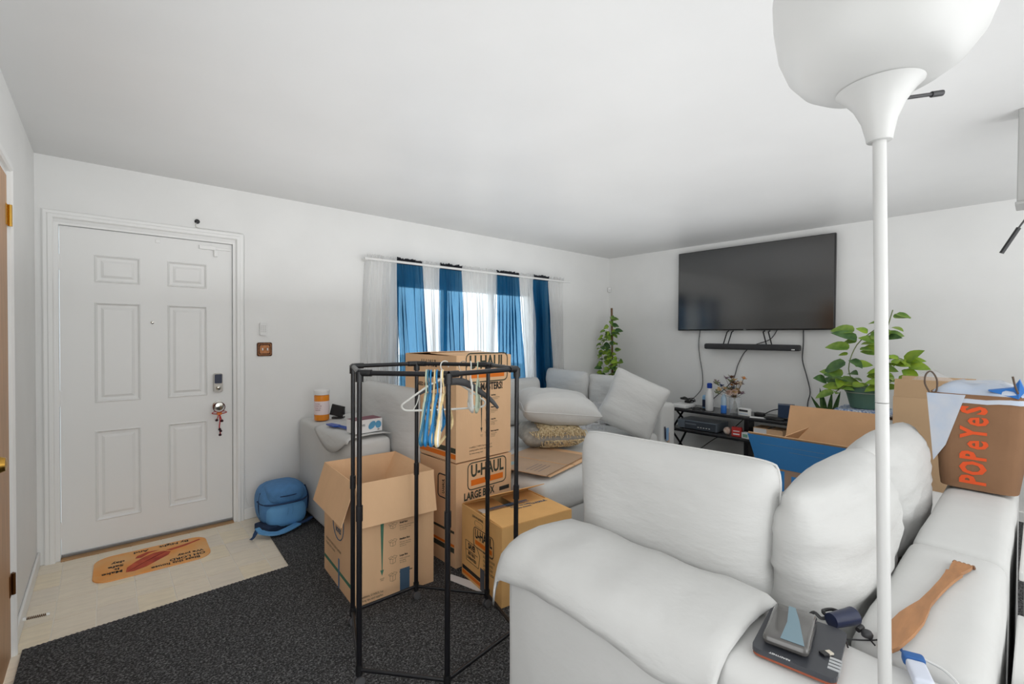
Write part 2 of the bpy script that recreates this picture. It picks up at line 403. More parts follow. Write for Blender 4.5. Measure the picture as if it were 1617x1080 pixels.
b = B(); box(b, (-.014, -.012, -.062), (.016, 0, -.042), .004); obj('bow_knot', b, mat('orange_ribbon', (224, 128, 50), .6), t)
for x, z in ((-.016, -.098), (.016, -.106), (.002, -.165), (.008, -.178), (.004, -.205)):
    b = B(); lathe(b, [(.002, .010), (.007, .006), (.010, 0), (.008, -.007), (.002, -.009)], 10, c=(x, -.01, z)); obj('bell', b, mat('dark_bell', (60, 32, 40), .35, metal=.6), t, True)

# closet door in the left wall
b = B(); box(b, (-.345, 2.092, .012), (-.307, 2.858, 2.045), .003); d2 = struct('door_2', b, OAK)
for z in (1.878, .32):
    b = B(); tube(b, [(-.299, 2.864, z-.045), (-.299, 2.864, z+.045)], .0075, 8); box(b, (-.3065, 2.825, z-.044), (-.304, 2.86, z+.044)); box(b, (-.304, 2.868, z-.044), (-.298, 2.895, z+.044)); obj('hinge', b, BRASSD if z < 1 else BRASS, d2)
b = B(); lathe(b, [(.03, 0), (.03, .004), (.012, .010), (.011, .028), (.022, .036), (.027, .048), (.022, .060), (.006, .064)], 22, M=Matrix.Translation((-.307, 2.23, .955)) @ Matrix.Rotation(PI/2, 4, 'Y')); obj('door_knob', b, BRASS, d2, True)
b = B(); casing(b, 2.085, 2.880, 2.066, lambda u, z, d: (XL+d, u, z))
box(b, (XL-.1, 2.8605, 0), (XL-.0005, 2.8695, 2.048)); box(b, (XL-.1, 2.0805, 2.048), (XL-.0005, 2.8695, 2.0595)); box(b, (XL-.1, 2.0805, 0), (XL-.0005, 2.0895, 2.048))
struct('trim_4', b, TRIM)
# spring door stop on the baseboard
t = thing('door_stop', 'small brown spring door stop sticking out of the left baseboard', 'door stop', (XL+.013, 3.12, .045))
b = B(); tube(b, [(0, 0, 0), (.012, 0, 0)], .008, 10); obj('cap', b, WHITEP, t, True); b = B(); tube(b, [(.078, 0, -.006), (.09, 0, -.007)], .007, 10); obj('cap', b, WHITEP, t, True)
b = B(); tube(b, [(.01+.0009*k, .006*math.cos(k*.9), -.003*k/40+.006*math.sin(k*.9)) for k in range(78)], .0016, 4); obj('spring', b, mat('bronze_spring', (110, 82, 56), .4, metal=.8), t, True)

# window_1
b = B(); F = .045
box(b, (WX0, YF+.02, WZ0), (WX0+F, YF+.09, WZ1), .003); box(b, (WX1-F, YF+.02, WZ0), (WX1, YF+.09, WZ1), .003)
box(b, (WX0, YF+.02, WZ1-F), (WX1, YF+.09, WZ1), .003); box(b, (WX0, YF+.02, WZ0), (WX1, YF+.09, WZ0+F), .003)
win = struct('window_1', b, TRIM)
for x in (WX0+.56, WX1-.56):
    b = B(); box(b, (x-.022, YF+.025, WZ0+F), (x+.022, YF+.085, WZ1-F), .003); obj('mullion', b, TRIM, win)
for x0, x1 in ((WX0+F, WX0+.538), (WX0+.582, WX1-.582), (WX1-.538, WX1-F)):
    b = B(); box(b, (x0, YF+.052, WZ0+F), (x1, YF+.057, WZ1-F)); obj('window_pane', b, GLASS, win)
b = B(); box(b, (WX0-.04, YF-.03, WZ0-.022), (WX1+.04, YF+.02, WZ0), .004); obj('window_sill', b, TRIM, win)
# outside ground and a neighbouring garden wall
b = B(); box(b, (-12, YF+.2, -.5), (20, 40, -.4)); struct('ground_outside', b, mat('pale_paving', (196, 196, 190), .95, nscale=6, namt=.3))

# ================================================================= CURTAINS
def sheer(name, c, tr, tint):
    m = bpy.data.materials.new(name); m.use_nodes = True; nt = m.node_tree; nt.nodes.clear()
    out = nt.nodes.new('ShaderNodeOutputMaterial'); d = nt.nodes.new('ShaderNodeBsdfDiffuse'); tl = nt.nodes.new('ShaderNodeBsdfTranslucent'); tp = nt.nodes.new('ShaderNodeBsdfTransparent')
    d.inputs[0].default_value = (*c, 1); tl.inputs[0].default_value = (*[min(1, v*1.25) for v in c], 1); tp.inputs[0].default_value = (*tint, 1)
    lw = nt.nodes.new('ShaderNodeLayerWeight'); lw.inputs[0].default_value = .5; mr = nt.nodes.new('ShaderNodeMapRange')
    mr.inputs[1].default_value = .05; mr.inputs[2].default_value = .75; mr.inputs[3].default_value = tr*1.6; mr.inputs[4].default_value = tr*.15
    nt.links.new(lw.outputs['Facing'], mr.inputs[0])
    a = nt.nodes.new('ShaderNodeMixShader'); a.inputs[0].default_value = .5; bb = nt.nodes.new('ShaderNodeMixShader')
    nt.links.new(d.outputs[0], a.inputs[1]); nt.links.new(tl.outputs[0], a.inputs[2]); nt.links.new(mr.outputs[0], bb.inputs[0])
    nt.links.new(a.outputs[0], bb.inputs[1]); nt.links.new(tp.outputs[0], bb.inputs[2]); nt.links.new(bb.outputs[0], out.inputs[0])
    return m
SHW = sheer('white_sheer', (.82, .82, .81), .26, (1, 1, 1)); SHB = sheer('blue_sheer', lin((20, 84, 126)), .17, (.30, .60, .82))
RUFB = mat('dark_ruffle', (20, 24, 34), .8); RUFW = mat('white_ruffle', (205, 205, 202), .8)
b = B(); tube(b, catmull([(1.69, 3.9, 2.035), (1.69, 3.82, 2.035), (1.72, 3.785, 2.035), (2.4, 3.783, 2.035), (4.1, 3.783, 2.035), (4.165, 3.80, 2.035), (4.17, 3.9, 2.035)], 6), .011, 8, flat=(1, 1.0)); tag(obj('curtain_rod', b, WHITEP, None, True), 'long white curtain rod bent back to the wall over the window', 'curtain rod')
tops = [1.695, 1.965, 2.225, 2.415, 2.665, 3.12, 3.435, 3.66, 3.90, 4.155]
bots = [1.64, 1.99, 2.32, 2.42, 2.72, 3.13, 3.55, 3.71, 4.00, 4.185]
desc = ['white sheer curtain panel at the far left end of the rod, over plain wall', 'blue sheer curtain panel leftmost of the four blue ones', 'narrow white sheer curtain panel between the two left blue panels', 'blue sheer curtain panel second from the left',
        'wide white sheer curtain panel in the middle of the window', 'blue sheer curtain panel third from the left', 'narrow white sheer curtain panel between the two right blue panels', 'blue sheer curtain panel rightmost of the four blue ones', 'white sheer curtain panel at the right end of the rod']
for i in range(9):
    blue = i % 2 == 1
    t = thing('sheer_curtain', desc[i], 'curtain', (0, 0, 0), 0, 'sheer curtain panels on the window rod')
    bm = B(); nx = int((tops[i+1]-tops[i])*190); nzv = 26; g = []; fr = 2*PI*(tops[i+1]-tops[i])/.042/1.0
    zb = .74
    for a in range(nx+1):
        u = a/nx; col = []
        for k in range(nzv+1):
            v = k/nzv; x = (tops[i]+(tops[i+1]-tops[i])*u)*(1-v)+(bots[i]+(bots[i+1]-bots[i])*u)*v
            amp = .008+.016*min(1, v*3)
            y = 3.815+amp*math.sin(fr*.8*u+1.2*math.sin(v*2.1+i)+7*nz((u*2.2, v*.7, i), 1.3))+.010*nz((u*9, v*2, i), 1.5)
            if i == 0 and u < .12: y += (.12-u)/.12*.07
            col.append(bm.verts.new((x, min(y, 3.895), 2.03-(2.03-zb)*v)))
        g.append(col)
    for a in range(nx):
        for k in range(nzv): bm.faces.new((g[a][k], g[a+1][k], g[a+1][k+1], g[a][k+1]))
    obj('sheer', bm, SHB if blue else SHW, t, True, 180)
    bm = B(); g = []; n2 = int((tops[i+1]-tops[i])*260)
    for a in range(n2+1):
        u = a/n2; x = tops[i]+(tops[i+1]-tops[i])*u; y0 = 3.81+.012*math.sin(a*1.55)
        g.append([bm.verts.new((x, y0, 2.022)), bm.verts.new((x+.004*random.uniform(-1, 1), y0+.01*random.uniform(-1, 1), 2.074+.012*nz((x, i, 0), 22)+random.uniform(-.006, .009)))])
    for a in range(n2): bm.faces.new((g[a][0], g[a+1][0], g[a+1][1], g[a][1]))
    obj('header_ruffle', bm, RUFB if blue else SHW, t, True, 180)

# ================================================================= WALL FITTINGS
t = thing('wall_keypad', 'small white security keypad on the wall right of the entry door', 'keypad', (.905, YF, 1.425))
b = B(); prism(b, rrect(.052, .096, .010), .018, frame((0, 0, 0), (1, 0, 0), (0, 0, 1))); obj('case', b, WHITEP, t)
b = B()
for i in range(3):
    for j in range(4): box(b, (-.015+i*.013-.004, -.0205, -.02+j*.014-.004), (-.015+i*.013+.004, -.0175, -.02+j*.014+.004), .001)
obj('buttons', b, mat('button_grey', (216, 216, 214), .4), t)
t = thing('switch_plate', 'ornate brown copper double light switch plate below the white keypad', 'light switch', (.912, YF, 1.27))
b = B(); prism(b, rrect(.105, .105, .012), .007, frame((0, 0, 0), (1, 0, 0), (0, 0, 1))); obj('plate', b, mat('aged_copper', (104, 66, 40), .45, metal=.6, nscale=60, rgb2=(52, 34, 26)), t)
b = B(); prism(b, rrect(.066, .062, .01), .010, frame((0, 0, 0), (1, 0, 0), (0, 0, 1))); tube(b, [(x, -.009, z) for x, z in rrect(.084, .084, .010, 3)], .003, 5, closed=True); obj('raised_centre', b, mat('copper', (168, 112, 72), .4, metal=.6, nscale=50, namt=.4), t)
for x in (-.017, .017):
    b = B(); box(b, (x-.004, -.024, -.008), (x+.004, -.010, .010), .002); obj('toggle', b, WHITEP, t)
t = thing('wall_hook', 'small black hook screwed in above the right part of the entry door', 'hook', (.487, YF, 2.17))
b = B(); lathe(b, [(.016, 0), (.016, .004), (.006, .008), (.005, .02), (.010, .024), (.009, .028), (.002, .03)], 16, M=frame((0, 0, 0), (1, 0, 0), (0, 0, 1))); obj('rosette', b, BLACKP, t, True)
b = B(); tube(b, catmull([(-.006, -.006, -.01), (-.010, -.008, -.03), (-.004, -.006, -.042), (.02, -.005, -.048)], 4), .0022, 5); obj('hook_wire', b, mat('bare_wire', (200, 198, 190), .4), t, True)
b = B(); tube(b, catmull([(.47, YF-.003, 2.126), (.6, YF-.003, 2.127), (.74, YF-.003, 2.128), (.772, YF-.003, 2.118), (.779, YF-.003, 2.05), (.776, YF-.003, 1.6), (.781, YF-.003, 1.1), (.776, YF-.003, .6), (.782, YF-.003, .2), (.80, YF-.012, .10)], 5), .0022, 5)
tag(obj('white_cord', b, WHITEP, None, True), 'thin white cord stapled around the top right of the door casing', 'cord')
t = thing('corner_sensor', 'small white motion sensor high in the corner left of the television', 'sensor', (5.163, 3.888, 2.013), math.radians(-42))
b = B(); box(b, (-.022, -.026, -.03), (.022, .010, .03), .006); obj('sensor_case', b, WHITEP, t, True)
b = B(); box(b, (-.014, -.029, -.018), (.014, -.025, .006), .002); obj('sensor_lens', b, mat('lens_grey', (205, 205, 205), .2), t)

# ================================================================= CARPET, MAT
t_r = B(); pl = [(-.278, 2.895), (.82, 2.93), (.862, 3.888), (5.16, 3.888), (5.16, -3.3), (-.278, -3.3)]
poly = []
for i in range(len(pl)):
    a = Vector(pl[i]); c2 = Vector(pl[(i+1) % len(pl)]); n = (120 if i in (0, 1) else 1)
    for k in range(n):
        p = a.lerp(c2, k/n); nn = Vector((c2-a).orthogonal()).normalized()
        if n > 1 and k: p = p+nn*(.004 if k % 2 else -.002)
        poly.append((p.x, p.y))
lo = [t_r.verts.new((x, y, .001)) for x, y in poly]; hi = [t_r.verts.new((x, y, .010)) for x, y in poly]
ff = t_r.faces.new(hi); t_r.faces.new(lo[::-1])
for i in range(len(poly)): t_r.faces.new((lo[i], lo[(i+1) % len(poly)], hi[(i+1) % len(poly)], hi[i]))
bmesh.ops.triangulate(t_r, faces=[f for f in t_r.faces if len(f.verts) > 4])
cm = mat('charcoal_carpet', (52, 52, 52), .95, spec=.1)
nt = cm.node_tree; bs = nt.nodes['Principled BSDF']; tc = nt.nodes.new('ShaderNodeTexCoord'); n1 = nt.nodes.new('ShaderNodeTexNoise'); n1.inputs['Scale'].default_value = 120; n1.inputs['Detail'].default_value = 6; n1.inputs['Roughness'].default_value = .75
cr = nt.nodes.new('ShaderNodeValToRGB'); cr.color_ramp.elements[0].position = .36; cr.color_ramp.elements[0].color = (*lin((36, 36, 37)), 1); cr.color_ramp.elements[1].position = .7; cr.color_ramp.elements[1].color = (*lin((176, 176, 176)), 1)
e = cr.color_ramp.elements.new(.52); e.color = (*lin((84, 84, 85)), 1)
bp = nt.nodes.new('ShaderNodeBump'); bp.inputs['Strength'].default_value = .9; bp.inputs['Distance'].default_value = .01
nt.links.new(tc.outputs['Object'], n1.inputs[0]); nt.links.new(n1.outputs[0], cr.inputs[0]); nt.links.new(cr.outputs[0], bs.inputs['Base Color']); nt.links.new(n1.outputs[0], bp.inputs['Height']); nt.links.new(bp.outputs[0], bs.inputs['Normal'])
tag(obj('carpet', t_r, cm), 'charcoal looped carpet with a frayed cut edge beside the entry tiles', 'carpet')

mt = thing('door_mat', 'orange doormat with praying hands lying on the entry tiles', 'doormat', (.22, 3.585, .0005), math.radians(-1.2))
b = B(); prism(b, rrect(.56, .375, .085, 7), .006); obj('mat_body', b, mat('mat_orange', (240, 160, 80), .8, nscale=6, rgb2=(236, 182, 122)), mt)
MP = Print(frame((0, 0, .0058), (-1, 0, 0), (0, -1, 0)))   # read from the door side
HAND = mat('hand_print', (206, 92, 60), .8, nscale=14, rgb2=(168, 58, 44)); HLN = mat('hand_lines', (120, 40, 32), .8)
MP.poly([(.10, .135), (.135, .125), (.13, .06), (.09, .0), (.045, -.045), (.0, -.075), (-.05, -.07), (-.085, -.035), (-.07, .01), (-.02, .055), (.04, .11)], HAND)
MP.poly([(.06, -.045), (.02, -.09), (-.03, -.105), (.03, -.115), (.08, -.085), (.09, -.05)], HAND, .0012)
MP.poly([(-.06, -.075), (-.16, -.10), (-.245, -.135), (-.25, -.12), (-.17, -.075), (-.09, -.05)], HAND, .0011)
for k in range(4): MP.line([(.125-.012*k, .12-.012*k), (.06-.02*k, .05-.02*k), (-.01-.018*k, -.01-.015*k)], .0035, HLN)
MP.text('Bless this house', -.10, .155, .044, INKB, .0012, .85); MP.text('OH LORD', -.16, .110, .048, INKB, .0014, .85); MP.text('We pray', -.18, .062, .044, INKB, .0012, .85)
MP.text('Make', .195, .085, .048, INKB, .0012, .9); MP.text('It', .175, .042, .042, INKB, .0012); MP.text('Safe', .18, .0, .044, INKB, .0012); MP.text('day', .17, -.055, .046, INKB, .0012)
MP.text('And', .06, -.145, .044, INKB, .0012); MP.text('By Night', -.11, -.152, .044, INKB, .0012)
MP.done(mt, 'lettering')
#%%PART2
# ================================================================= SOFAS
def sofa(name, label, seats, slabs, base, group=None):
    """seats/slabs: lists of (a, b) corners in world space; base: (a, b)"""
    t = thing(name, label, 'sofa', (base[0][0], base[0][1], 0), 0, group); L = Vector(t.location)
    for i, (a, c) in enumerate(slabs):
        bm = B(); softbox(bm, Vector(a)-L, Vector(c)-L, .035, (8, 8, 5), .005, 6, puff=.010, seed=i+3); obj('arm_rest' if i == 0 else 'low_back', bm, SOFA, t, True, 80)
    for i, (a, c) in enumerate(seats):
        bm = B(); softbox(bm, Vector(a)-L, Vector(c)-L, .06, (10, 10, 4), .006, 5, puff=.018, seed=i+9, side=.012); obj('seat_cushion', bm, SOFA, t, True, 80)
    bm = B(); softbox(bm, Vector(base[0])-L, Vector(base[1])-L, .02, (5, 5, 3), .003, 6, seed=1); obj('sofa_base', bm, SOFA, t, True, 80)
    return t
# near pit sofa seen from behind: corner, middle and end modules
sofa('sofa_corner_module', 'white corner sofa module with a draped armrest, nearest the camera', [((1.245, .30, .26), (2.005, 1.13, .47))], [((.95, .045, .02), (1.245, 1.11, .712)), ((1.25, .055, .02), (2.005, .28, .72))], ((1.25, .285, .02), (2.0, 1.12, .27)), 'modules of the pit sofa')
sofa('sofa_middle_module', 'white armless sofa module with brown takeout bag on its low back', [((2.015, .30, .26), (3.10, 1.13, .47))], [((2.015, .055, .02), (3.10, .28, .72))], ((2.02, .285, .02), (3.08, 1.12, .27)), 'modules of the pit sofa')
sofa('sofa_footstool', 'white square footstool of the sofa under the far end of the blue carton', [((3.12, .30, .26), (3.75, 1.13, .47))], [], ((3.13, .31, .02), (3.74, 1.12, .27)), 'modules of the pit sofa')
# window sofa
sofa('window_sofa_arm_module', 'white sofa module with the armrest beside the entry door wall', [((1.425, 2.83, .26), (2.2, 3.60, .47))], [((1.146, 2.80, .02), (1.415, 3.865, .722)), ((1.42, 3.61, .02), (2.2, 3.865, .72))], ((1.42, 2.86, .02), (2.19, 3.605, .27)), 'modules of the window sofa')
sofa('window_sofa_middle_module', 'white armless sofa module under the blue and white curtains', [((2.21, 2.86, .26), (3.19, 3.60, .47))], [((2.21, 3.61, .02), (3.19, 3.865, .72))], ((2.22, 2.88, .02), (3.18, 3.605, .27)), 'modules of the window sofa')
sofa('window_sofa_corner_module', 'white corner sofa module in front of the corner plant, beside the console', [((3.20, 2.34, .26), (3.90, 3.60, .485))], [((3.91, 2.335, .02), (4.165, 3.865, .74)), ((3.20, 3.61, .02), (3.90, 3.865, .72))], ((3.21, 2.36, .02), (3.905, 3.605, .27)), 'modules of the window sofa')
sofa('window_sofa_footstool', 'white footstool module behind the short open cardboard box, flat cartons on it', [((2.005, 1.985, .26), (3.14, 2.835, .47))], [], ((2.02, 2.0, .02), (3.13, 2.82, .27)), 'modules of the window sofa')

# slipcover draped over the near armrest
bm = B(); ys = [1.128, 1.122, 1.112, 1.09]+[1.06-.022*k for k in range(29)]+[.432, .424]
base = [(1.262, .70), (1.258, .725), (1.24, .738), (1.20, .744), (1.14, .748), (1.08, .748), (1.02, .745), (.975, .735), (.945, .715), (.930, .69), (.924, .665), (.921, .643)]
G = []
for j, y in enumerate(ys):
    row = []; drop = [.10, .05, .018, .003][j] if j < 4 else 0
    for i, (x, z) in enumerate(base):
        u = i/(len(base)-1); sagx = 0
        wv = .009*nz((x*2, y*2.6, 0), 3.2, 2)+.006*nz((x+y*.45, y*.35, 1), 13, 4)+.003*nz((x-y*.3, y*.6, 1), 26, 6)
        zz = z-drop+(wv if i > 1 else 0)+(.008*math.sin(y*9)*(u > .8))
        xx = x-(.010*nz((z, y, 2), 6, 6) if i > 7 else 0)-(.008 if (j > len(ys)-3) else 0)*(u > .75)
        if j >= len(ys)-2: zz -= .006*(j-(len(ys)-3))
        row.append(bm.verts.new((xx, y, zz)))
    G.append(row)
for j in range(len(ys)-1):
    for i in range(len(base)-1): bm.faces.new((G[j][i], G[j][i+1], G[j+1][i+1], G[j+1][i]))
o = obj('arm_cover', bm, SOFA2, None, True, 80); tag(o, 'rumpled white cloth cover draped over the nearest armrest', 'slipcover')
md = o.modifiers.new('thick', 'SOLIDIFY'); md.thickness = .006; md.offset = 1
# cover fold on the far armrest
bm = B(); G = []
P0 = [(1.41, .735), (1.36, .742), (1.28, .745), (1.20, .743), (1.15, .732), (1.134, .70), (1.130, .66), (1.128, .62)]
for j in range(15):
    y = 3.42-j*.043; row = []; u = j/14; hem = math.sin(PI*min(1, u*1.05))
    for i, (x, z) in enumerate(P0):
        k = max(0, (i-4)/3)
        row.append(bm.verts.new((x-.004*k, y, (z+.008*nz((x, y, 0), 9, 5)) if i < 5 else .735-(.735-z)*(.25+.9*hem))))
    G.append(row)
for j in range(14):
    for i in range(len(P0)-1): bm.faces.new((G[j][i], G[j][i+1], G[j+1][i+1], G[j+1][i]))
o = obj('arm_cloth', bm, SOFA2, None, True, 80); tag(o, 'white cloth flap hanging over the armrest below the orange jar', 'slipcover'); md = o.modifiers.new('thick', 'SOLIDIFY'); md.thickness = .004; md.offset = 1

# big back cushions
cushion('back_cushion', 'large plain white back cushion standing upright behind the draped armrest', .67, .555, .19, (1.365, .782, .484), Euler((0, math.radians(1.3), PI/2)), 1, group='large white back cushions', amp=.004, ns=4, pinch=6)
cushion('back_cushion', 'large wrinkled white back cushion left of the lamp pole, nearest the corner', .80, .515, .26, (1.70, .405, .484), (math.radians(-1), 0, math.radians(1)), 2, group='large white back cushions', amp=.018, ns=6, pinch=3, nu=40, nv=34, pip=False, ear=-.03)
cushion('back_cushion', 'large white back cushion behind the lamp pole, touching the brown takeout bag', .86, .505, .24, (2.52, .425, .484), (math.radians(-1), 0, 0), 5, group='large white back cushions', amp=.015, ns=6, pinch=3.4, nu=40, nv=34, pip=False, ear=-.03)
cushion('back_cushion', 'white back cushion leaning on the far armrest left of the stacked boxes', .82, .55, .20, (1.52, 3.04, .484), (0, 0, PI/2), 6, group='large white back cushions', amp=.010, ns=6, pinch=5)
cushion('back_cushion', 'white back cushion under the curtains, peeking out right of the box stack', .85, .46, .20, (3.06, 3.50, .484), (math.radians(-6), 0, 0), 8, group='large white back cushions', amp=.006, pinch=5)
cushion('back_cushion', 'white back cushion below the right end of the curtains', .72, .53, .20, (3.77, 3.40, .485), (0, math.radians(0), math.radians(78)), 9, group='large white back cushions', amp=.009)
cushion('back_cushion', 'shaded white back cushion below the corner plant', .52, .50, .18, (3.80, 2.84, .49), (math.radians(0), 0, math.radians(92)), 10, group='large white back cushions', amp=.010)
cushion('throw_pillow', 'square white pillow tipped on its corner beside the console table', .50, .50, .19, (3.46, 2.46, .55), Euler((math.radians(-12), math.radians(24), math.radians(-52))), 12, group='white throw pillows', amp=.008, ear=.05)
cushion('throw_pillow', 'plump white pillow lying on top of the fringed macrame pillow', .62, .46, .24, (2.64, 2.40, .785), Euler((math.radians(-82), math.radians(5), math.radians(-30))), 14, group='white throw pillows', amp=.014, ear=.05)

# macrame pillow
t = thing('macrame_pillow', 'beige macrame pillow with knotted fringe under the white pillow', 'cushion', (2.60, 2.45, .60), 0, None, Euler((math.radians(-90), 0, math.radians(-30))))
MAC = mat('macrame_cord', (232, 214, 176), .95, nscale=60, rgb2=(190, 166, 128), bump=.6, bscale=70); MGR = mat('grey_linen', (176, 172, 164), .95, nscale=40, namt=.2)
bm, rim = cushion_bm(.50, .40, .17, seed=21, amp=.012, ns=12); obj('cushion_body', bm, MGR, t, True, 80)
bm = B(); random.seed(5)
for k in range(420):
    pts = []; a = random.uniform(0, 2*PI); u = random.uniform(-.10, .225); v = random.random()**1.6*.33+.004; sd = -1 if k % 3 else 1
    for q in range(4):
        uu = max(-.24, min(.24, u+.016*q*math.cos(a+q*.9))); vv = max(.002, v+.016*q*math.sin(a+q*.9))
        tt = .085*(max(0, 1-abs(uu/.25)**4)*max(0, 1-abs((vv-.2)/.2)**4))**.5
        pts.append((uu, sd*(tt+.003+.006*(q % 2)), vv-.006))
    tube(bm, catmull(pts, 2), .0045, 4)
fr = obj('knotted_cords', bm, MAC, t, True, 80); fr['kind'] = 'stuff'
bm = B()
for k in range(46):
    u = -.2+.45*k/46; pts = [(u, -.04, .025), (u+random.uniform(-.02, .02), -.055, -.005), (u+random.uniform(-.03, .03), -.03+random.uniform(-.02, .03), -.03-random.uniform(0, .03))]
    tube(bm, catmull(pts, 3), .0035, 4)
fr = obj('fringe', bm, MAC, t, True, 80); fr['kind'] = 'stuff'

# clear plastic bag leaning on the back cushions
t = thing('plastic_pouch', 'crinkled clear plastic pouch leaning on the cushions left of the tipped pillow', 'plastic bag', (3.46, 2.78, .50), 0, None, Euler((math.radians(-14), 0, math.radians(-48))))
bm = B(); g = []
for i in range(13):
    g.append([])
    for j in range(13):
        u = i/12-.5; v = j/12; g[i].append(bm.verts.new((u*(.22+.06*v), .028*nz((u*4, v*4, 0), 1.6, 3), v*.27+.015*nz((u*6, v, 2), 1.5))))
for i in range(12):
    for j in range(12): bm.faces.new((g[i][j], g[i+1][j], g[i+1][j+1], g[i][j+1]))
obj('film', bm, mat('crinkled_film', (225, 225, 228), .15, alpha=.45, spec=.9), t, False)
bm = B(); box(bm, (-.03, -.03, .05), (.06, -.027, .13), .001); obj('paper_label', bm, PAPER, t)
bm = B()
for k in range(4): box(bm, (-.02, -.032, .065+k*.015), (.045-.01*(k % 2), -.0305, .070+k*.015))
obj('label_print', bm, INKB, t)

# flattened cartons on the footstool
M1 = Matrix.Translation((2.075, 2.02, .49)) @ Matrix.Rotation(math.radians(13), 4, 'Z')
for k, (lab, M, w_, l_) in enumerate((('flattened brown cardboard sheet on the footstool, underneath the other sheet', M1 @ Matrix.Translation((.03, .0, .004)), .66, .50), ('flattened brown cardboard sheet with blue print on top of the other sheet', M1 @ Matrix.Translation((-.01, .01, .016)) @ Matrix.Rotation(math.radians(3), 4, 'Z'), .60, .46))):
    o = thing('flat_carton', lab, 'cardboard', (0, 0, 0), 0, 'flattened cartons'); o.matrix_world = M
    bm = B(); box(bm, (0, 0, 0), (w_, l_, .006), .001); obj('sheet', bm, CARD if k == 0 else mat('cardboard_grey', (190, 160, 132), .6, nscale=6, namt=.1), o)
    bm = B(); box(bm, (w_*.48, 0, -.001), (w_*.5, l_, .0072)); obj('fold_line', bm, CARDIN, o)
    if k:
        pr = Print(frame((w_*.25, l_*.5, .006), (1, 0, 0), (0, 1, 0))); pr.poly([(.05*math.cos(a*PI/8)-.03, .03*math.sin(a*PI/8)+.1) for a in range(16)], mat('pale_teal_print', (150, 176, 180), .8))
        for q in range(4): pr.rect(-.1, -.15+q*.03, .06, -.147+q*.03, INKBL)
        pr.done(o)

# ================================================================= CARDBOARD BOXES
def carton(name, label, L, W, Hh, loc, rz, flaps, m=CARD, min_=CARDIN, th=.005, group=None, cat='box'):
    """open shell; flaps: dict side -> (length, angle from vertical outward in degrees[, width factor])"""
    t = thing(name, label, cat, loc, rz, group)
    bm = B()
    box(bm, (-L/2, -W/2, 0), (L/2, W/2, th))
    box(bm, (-L/2, -W/2, th), (-L/2+th, W/2, Hh)); box(bm, (L/2-th, -W/2, th), (L/2, W/2, Hh))
    box(bm, (-L/2+th, -W/2, th), (L/2-th, -W/2+th, Hh)); box(bm, (-L/2+th, W/2-th, th), (L/2-th, W/2, Hh))
    obj('carton_body', bm, m, t)
    for sd, spec in flaps.items():
        ln, ang = spec[0], math.radians(spec[1]); lift = spec[2] if len(spec) > 2 else 0
        if sd in ('-x', '+x'):
            wd = W-.006; s = -1 if sd == '-x' else 1; o_ = Vector((s*(L/2-.002), 0, Hh+.001+lift)); u = Vector((0, 1, 0)); out = Vector((s, 0, 0))
        else:
            wd = L-.006; s = -1 if sd == '-y' else 1; o_ = Vector((0, s*(W/2-.002), Hh+.001+lift)); u = Vector((1, 0, 0)); out = Vector((0, s, 0))
        d = Vector((0, 0, 1))*math.cos(ang)+out*math.sin(ang)
        bm = B(); nn = u.cross(d).normalized()*.002; P = []
        for q in (-1, 1):
            for a_, c_ in ((-wd/2, 0), (wd/2, 0), (wd/2-.006, ln), (-wd/2+.006, ln)): P.append(bm.verts.new(o_+u*a_+d*c_+nn*q))
        bm.faces.new(P[:4][::-1]); bm.faces.new(P[4:])
        for i in range(4): bm.faces.new((P[i], P[(i+1) % 4], P[4+(i+1) % 4], P[4+i]))
        obj('flap', bm, m, t)
    t['dim'] = (L, W, Hh)
    return t
def faceF(t, side):
    L, W, Hh = t['dim']
    return {'-x': frame((-L/2, 0, 0), (0, -1, 0), (0, 0, 1)), '-y': frame((0, -W/2, 0), (1, 0, 0), (0, 0, 1)), '+z': frame((0, 0, Hh), (1, 0, 0), (0, 1, 0))}[side]
def boxicon(P, u, v, s, tall):
    h = s*tall; m = mat('ink_faint', (120, 98, 78), .8)
    for pts in ([(-s, 0), (0, -s*.3), (s, 0), (0, s*.3), (-s, 0)], [(-s*.8, -s*.1), (-s*.8, -h), (0, -h-s*.3), (s*.8, -h), (s*.8, -s*.1)], [(0, -s*.3), (0, -h-s*.3)], [(-s, 0), (-s*1.3, s*.35), (-s*.3, s*.7), (0, s*.3)], [(s, 0), (s*1.3, s*.4), (s*.3, s*.75), (0, s*.3)]):
        P.line([(u+a, v+c) for a, c in pts], .0016, m)
SIZES = [('Small Box', ['Books, tools, canned goods', 'and other heavy items', '12 x 12 x 16']), ('Medium Box', ['Pots, pans, toys, shoes', 'lamps and small items', '18 x 18 x 16']), ('Large Box', ['Clothes, lampshades', 'and bedding', '18 x 18 x 24']), ('Extra Large Box', ['Comforters, pillows', 'and light items', '24 x 18 x 24'])]
def guide(P, u, v, dv, s, txt, wedge=True, wl=.3, wm=INKG):
    for i, (h, ls) in enumerate(SIZES):
        boxicon(P, u, v-i*dv, s, .7+.25*i)
        P.text(h, u+s*2.0, v-i*dv+.004, txt*1.45, INKB, .0006, .9, align='LEFT')
        smalltext(P, u+s*2.0, v-i*dv-txt*1.5, ls, txt, INKB, .85)
    if wedge:
        P.poly([(u-s*3.6, v+.05), (u-s*2.6, v+.05), (u-s*3.0, v+.05-wl), (u-s*3.2, v+.05-wl)][::-1], wm)
        P.poly([(u-s*3.6, v+.05-wl), (u-s*2.6, v+.05-wl), (u-s*3.1, v+.05-wl-.03)][::-1], wm)
        smalltext(P, u-s*3.1, v+.05-wl-.045, ['HEAVIER', 'ITEMS'], txt*.8, INKB, .9, align='CENTER')

